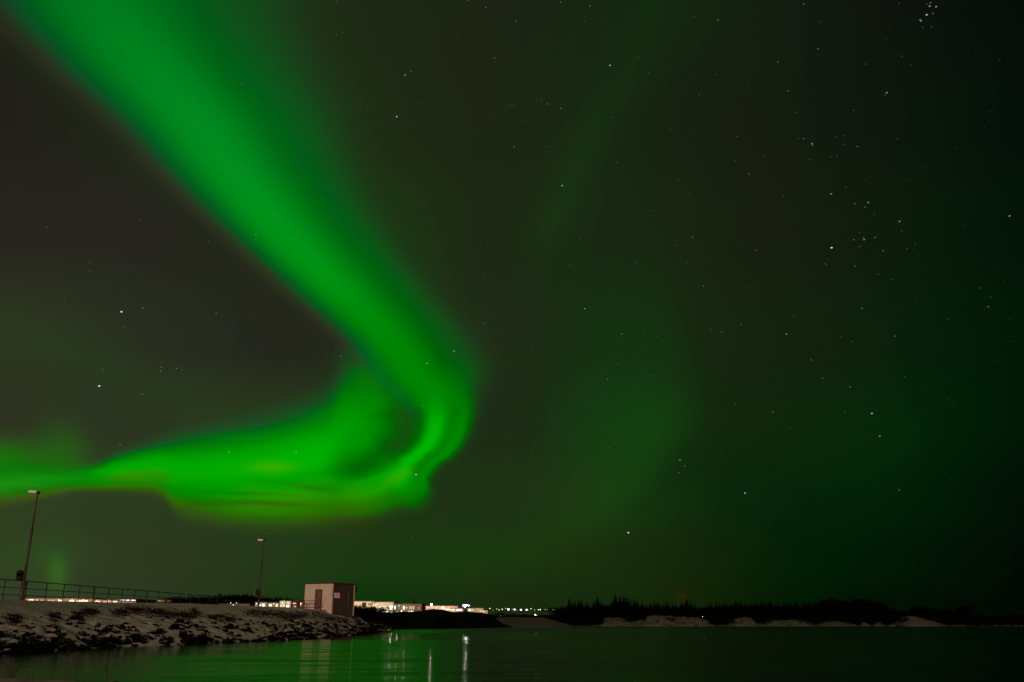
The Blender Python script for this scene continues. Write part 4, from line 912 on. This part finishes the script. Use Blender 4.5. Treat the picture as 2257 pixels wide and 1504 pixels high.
# ------------------------------------------------------------------ far street lamps, lit
def town_lamp(px, py, Yd, r, col, st, label, group=None, gz=2.6):
    r *= .8; z = zof(py, Yd); o = empty('street_lamp', (gx(px, Yd, z), Yd, gz)); tag(o, label, 'street lamp', group)
    hh = z - gz
    MB().cyl((0, 0, -.3), (0, 0, hh - r * .8), .09, .06, seg=6).build('pole', M_steel, o)
    key = 'lamp_glow_%d_%d_%d_%d' % (int(col[0] * 99), int(col[1] * 99), int(col[2] * 99), int(st))
    MB().ball((0, 0, hh), r, 2, sc=(1, 1, .75)).build('lamp_head', lamp_mat(key, col, st), o)
    return o
VIO = (.74, .66, 1.0); WH = (1.0, .95, .80); OR = (1.0, .86, .62)
FAR = 'row of far town lamps right of the halls'
for px, py, r, c, st in ((1079.5, 1341.5, .42, OR, 7), (1095, 1342.5, .34, WH, 4), (1100, 1344.5, .42, OR, 5), (1107, 1343.3, .42, WH, 7), (1114.6, 1341.2, .36, WH, 5), (1129, 1343, .26, OR, 3), (1170.5, 1342, .36, WH, 6), (1178.5, 1345, .3, OR, 4),
                         (1186.5, 1344.2, .38, WH, 6), (1191, 1344.2, .45, WH, 8), (1202, 1344.2, .36, WH, 5), (1206.5, 1344, .22, OR, 3), (1213, 1343.8, .3, WH, 4), (1218.8, 1344.4, .28, WH, 4), (1221.6, 1344.4, .28, OR, 4), (1164.5, 1345, .22, OR, 3), (1139, 1345.5, .2, OR, 2), (1087, 1345, .2, OR, 2)):
    town_lamp(px, py, 600, r * .8, c, st * .55, 'tiny warm white street lamp in the far row right of the lit halls', FAR)
for px, py, r, st, lb in ((1120.5, 1343.6, .75, 9, 'large violet-white street lamp, leftmost of the four brightest in the far row'), (1134, 1343.8, .58, 9, 'violet-white street lamp, second of the four brightest in the far row'),
                          (1148.2, 1344.6, .72, 9, 'violet-white double-looking lamp, third of the four brightest in the far row'), (1160.5, 1344.3, .62, 9, 'violet-white street lamp, last of the four brightest in the far row')):
    town_lamp(px, py, 600, r, VIO, st, lb)
town_lamp(951.3, 1333.2, 455, .6, OR, 150, 'pinkish lamp sticking up above the long pinkish hall', gz=2.4)
town_lamp(1103, 1358.3, 240, .14, OR, 8, 'single low lamp at the left end of the snowy slope', gz=1.9)
town_lamp(1180, 1355.3, 243, .20, OR, 12, 'low warm lamp, left of a close pair above the snowy slope', gz=1.9)
town_lamp(1183.3, 1356.8, 242, .13, OR, 7, 'faint lamp, right of a close pair above the snowy slope', gz=1.9)
town_lamp(1216, 1359.6, 240, .24, OR, 6, 'bright low warm lamp below the right end of the far row', gz=1.8)
town_lamp(1220, 1359.6, 240, .12, OR, 7, 'faint low lamp just right of a brighter one near the wood', gz=1.8)
town_lamp(1548.5, 1359.5, 236, .07, OR, 5, 'lone tiny light among the trees of the far shore', gz=2.0)
for px, py in ((508.5, 1329.3), (521, 1329.3)): town_lamp(px, py, 296, .17, WH, 2.5, 'thin pale lamp above the low shed left of the shorter lamp post', 'pale lamps above the low shed')
for px, py, st in ((853, 1344, 10), (862.5, 1337, 130), (885, 1347, 6), (824, 1351, 5), (838, 1346, 9)): town_lamp(px, py, 288, .22, WH, st, 'small lamp in front of the lit buildings right of the hut', 'parking lamps right of the hut', gz=2.5)  # the strongest one is added before the bright window for its water reflection
town_lamp(976, 1339.3, 418, .4, OR, 200, 'warm lamp over the left end of the lower bright strip', gz=2.4)
# floodlight mast
fm = empty('floodlight_mast', (gx(1026.5, 415, 7), 415, 2.4)); tag(fm, 'brilliant bluish-white floodlight standing over the halls, brightest light of the town', 'floodlight')
fh = zof(1335.3, 415) - 2.4
MB().cyl((0, 0, -.3), (0, 0, fh - .3), .14, .10, seg=8).box((0, 0, fh - .25), (3.0, .2, .16)).build('mast', M_steel, fm)
for dx_, dz_, r_, c_, s_ in ((-.75, .05, .62, (.84, .90, 1.0), 6), (.3, .15, .36, (1.0, .93, .70), 200), (1.35, .0, .28, (.95, .9, 1.0), 8), (-.35, -.75, .30, (.55, .45, 1.0), 4)):
    MB().cyl((dx_, .12, fh + dz_), (dx_, .3, fh + dz_), r_ * .8, r_ * .5, seg=12).ball((dx_, 0, fh + dz_), r_, 2, sc=(1, .45, .8), mi=1).build('floodlight', [M_cap, lamp_mat('flood_%d' % int(s_), c_, s_)], fm)

# ------------------------------------------------------------------ foreground spit: stalks and drift stones
rq = random.Random(31)
M_stalk = mat('dry_stalk', (0.04, 0.026, 0.016), .9)
for px, lean, hh in ((64, .02, .55), (72, -.12, .40), (118, .1, .3), (143, .05, .62), (168, -.08, .5), (172, .15, .38), (206, .1, .3), (236, -.15, .25), (30, .2, .3), (12, -.1, .35)):
    Yd = 21.3 + rq.uniform(-.5, .5); x = gx(px, Yd, .2)
    b0 = MB(); p0 = Vector((0, 0, -.08)); prev_ = p0
    for k in range(1, 6):
        t = k / 5; q = Vector((lean * hh * t * t, .05 * t, hh * t)); b0.cyl(prev_, q, .009 * (1.2 - t * .7), .009 * (1.0 - t * .7), seg=5); prev_ = q
    for k in range(7):
        t = rq.uniform(.45, 1); q = Vector((lean * hh * t * t, .05 * t, hh * t)); b0.cyl(q, q + Vector((rq.uniform(-.09, .09), rq.uniform(-.09, .09), .08)), .005, .003, seg=4)
    o = b0.build('dry_stalk', M_stalk, loc=(x, Yd, .06))
    tag(o, 'thin withered stalk standing out of the snow spit at the bottom left corner', 'plant', 'stalks on the foreground snow spit')
for px, Yd, sz, lb in ((250, 20.9, .34, 'dark low stone at the water edge, left of the two on the foreground spit'), (372, 20.6, .30, 'dark low stone lying alone in the water at the bottom edge')):
    o = bpy.data.objects.new('boulder', ROCKS[3]); o.location = (gx(px, Yd, .03), Yd, .02); o.scale = (sz * 1.6, sz, sz * .5); o.rotation_euler = (0, 0, px); COL.objects.link(o); tag(o, lb, 'boulder')
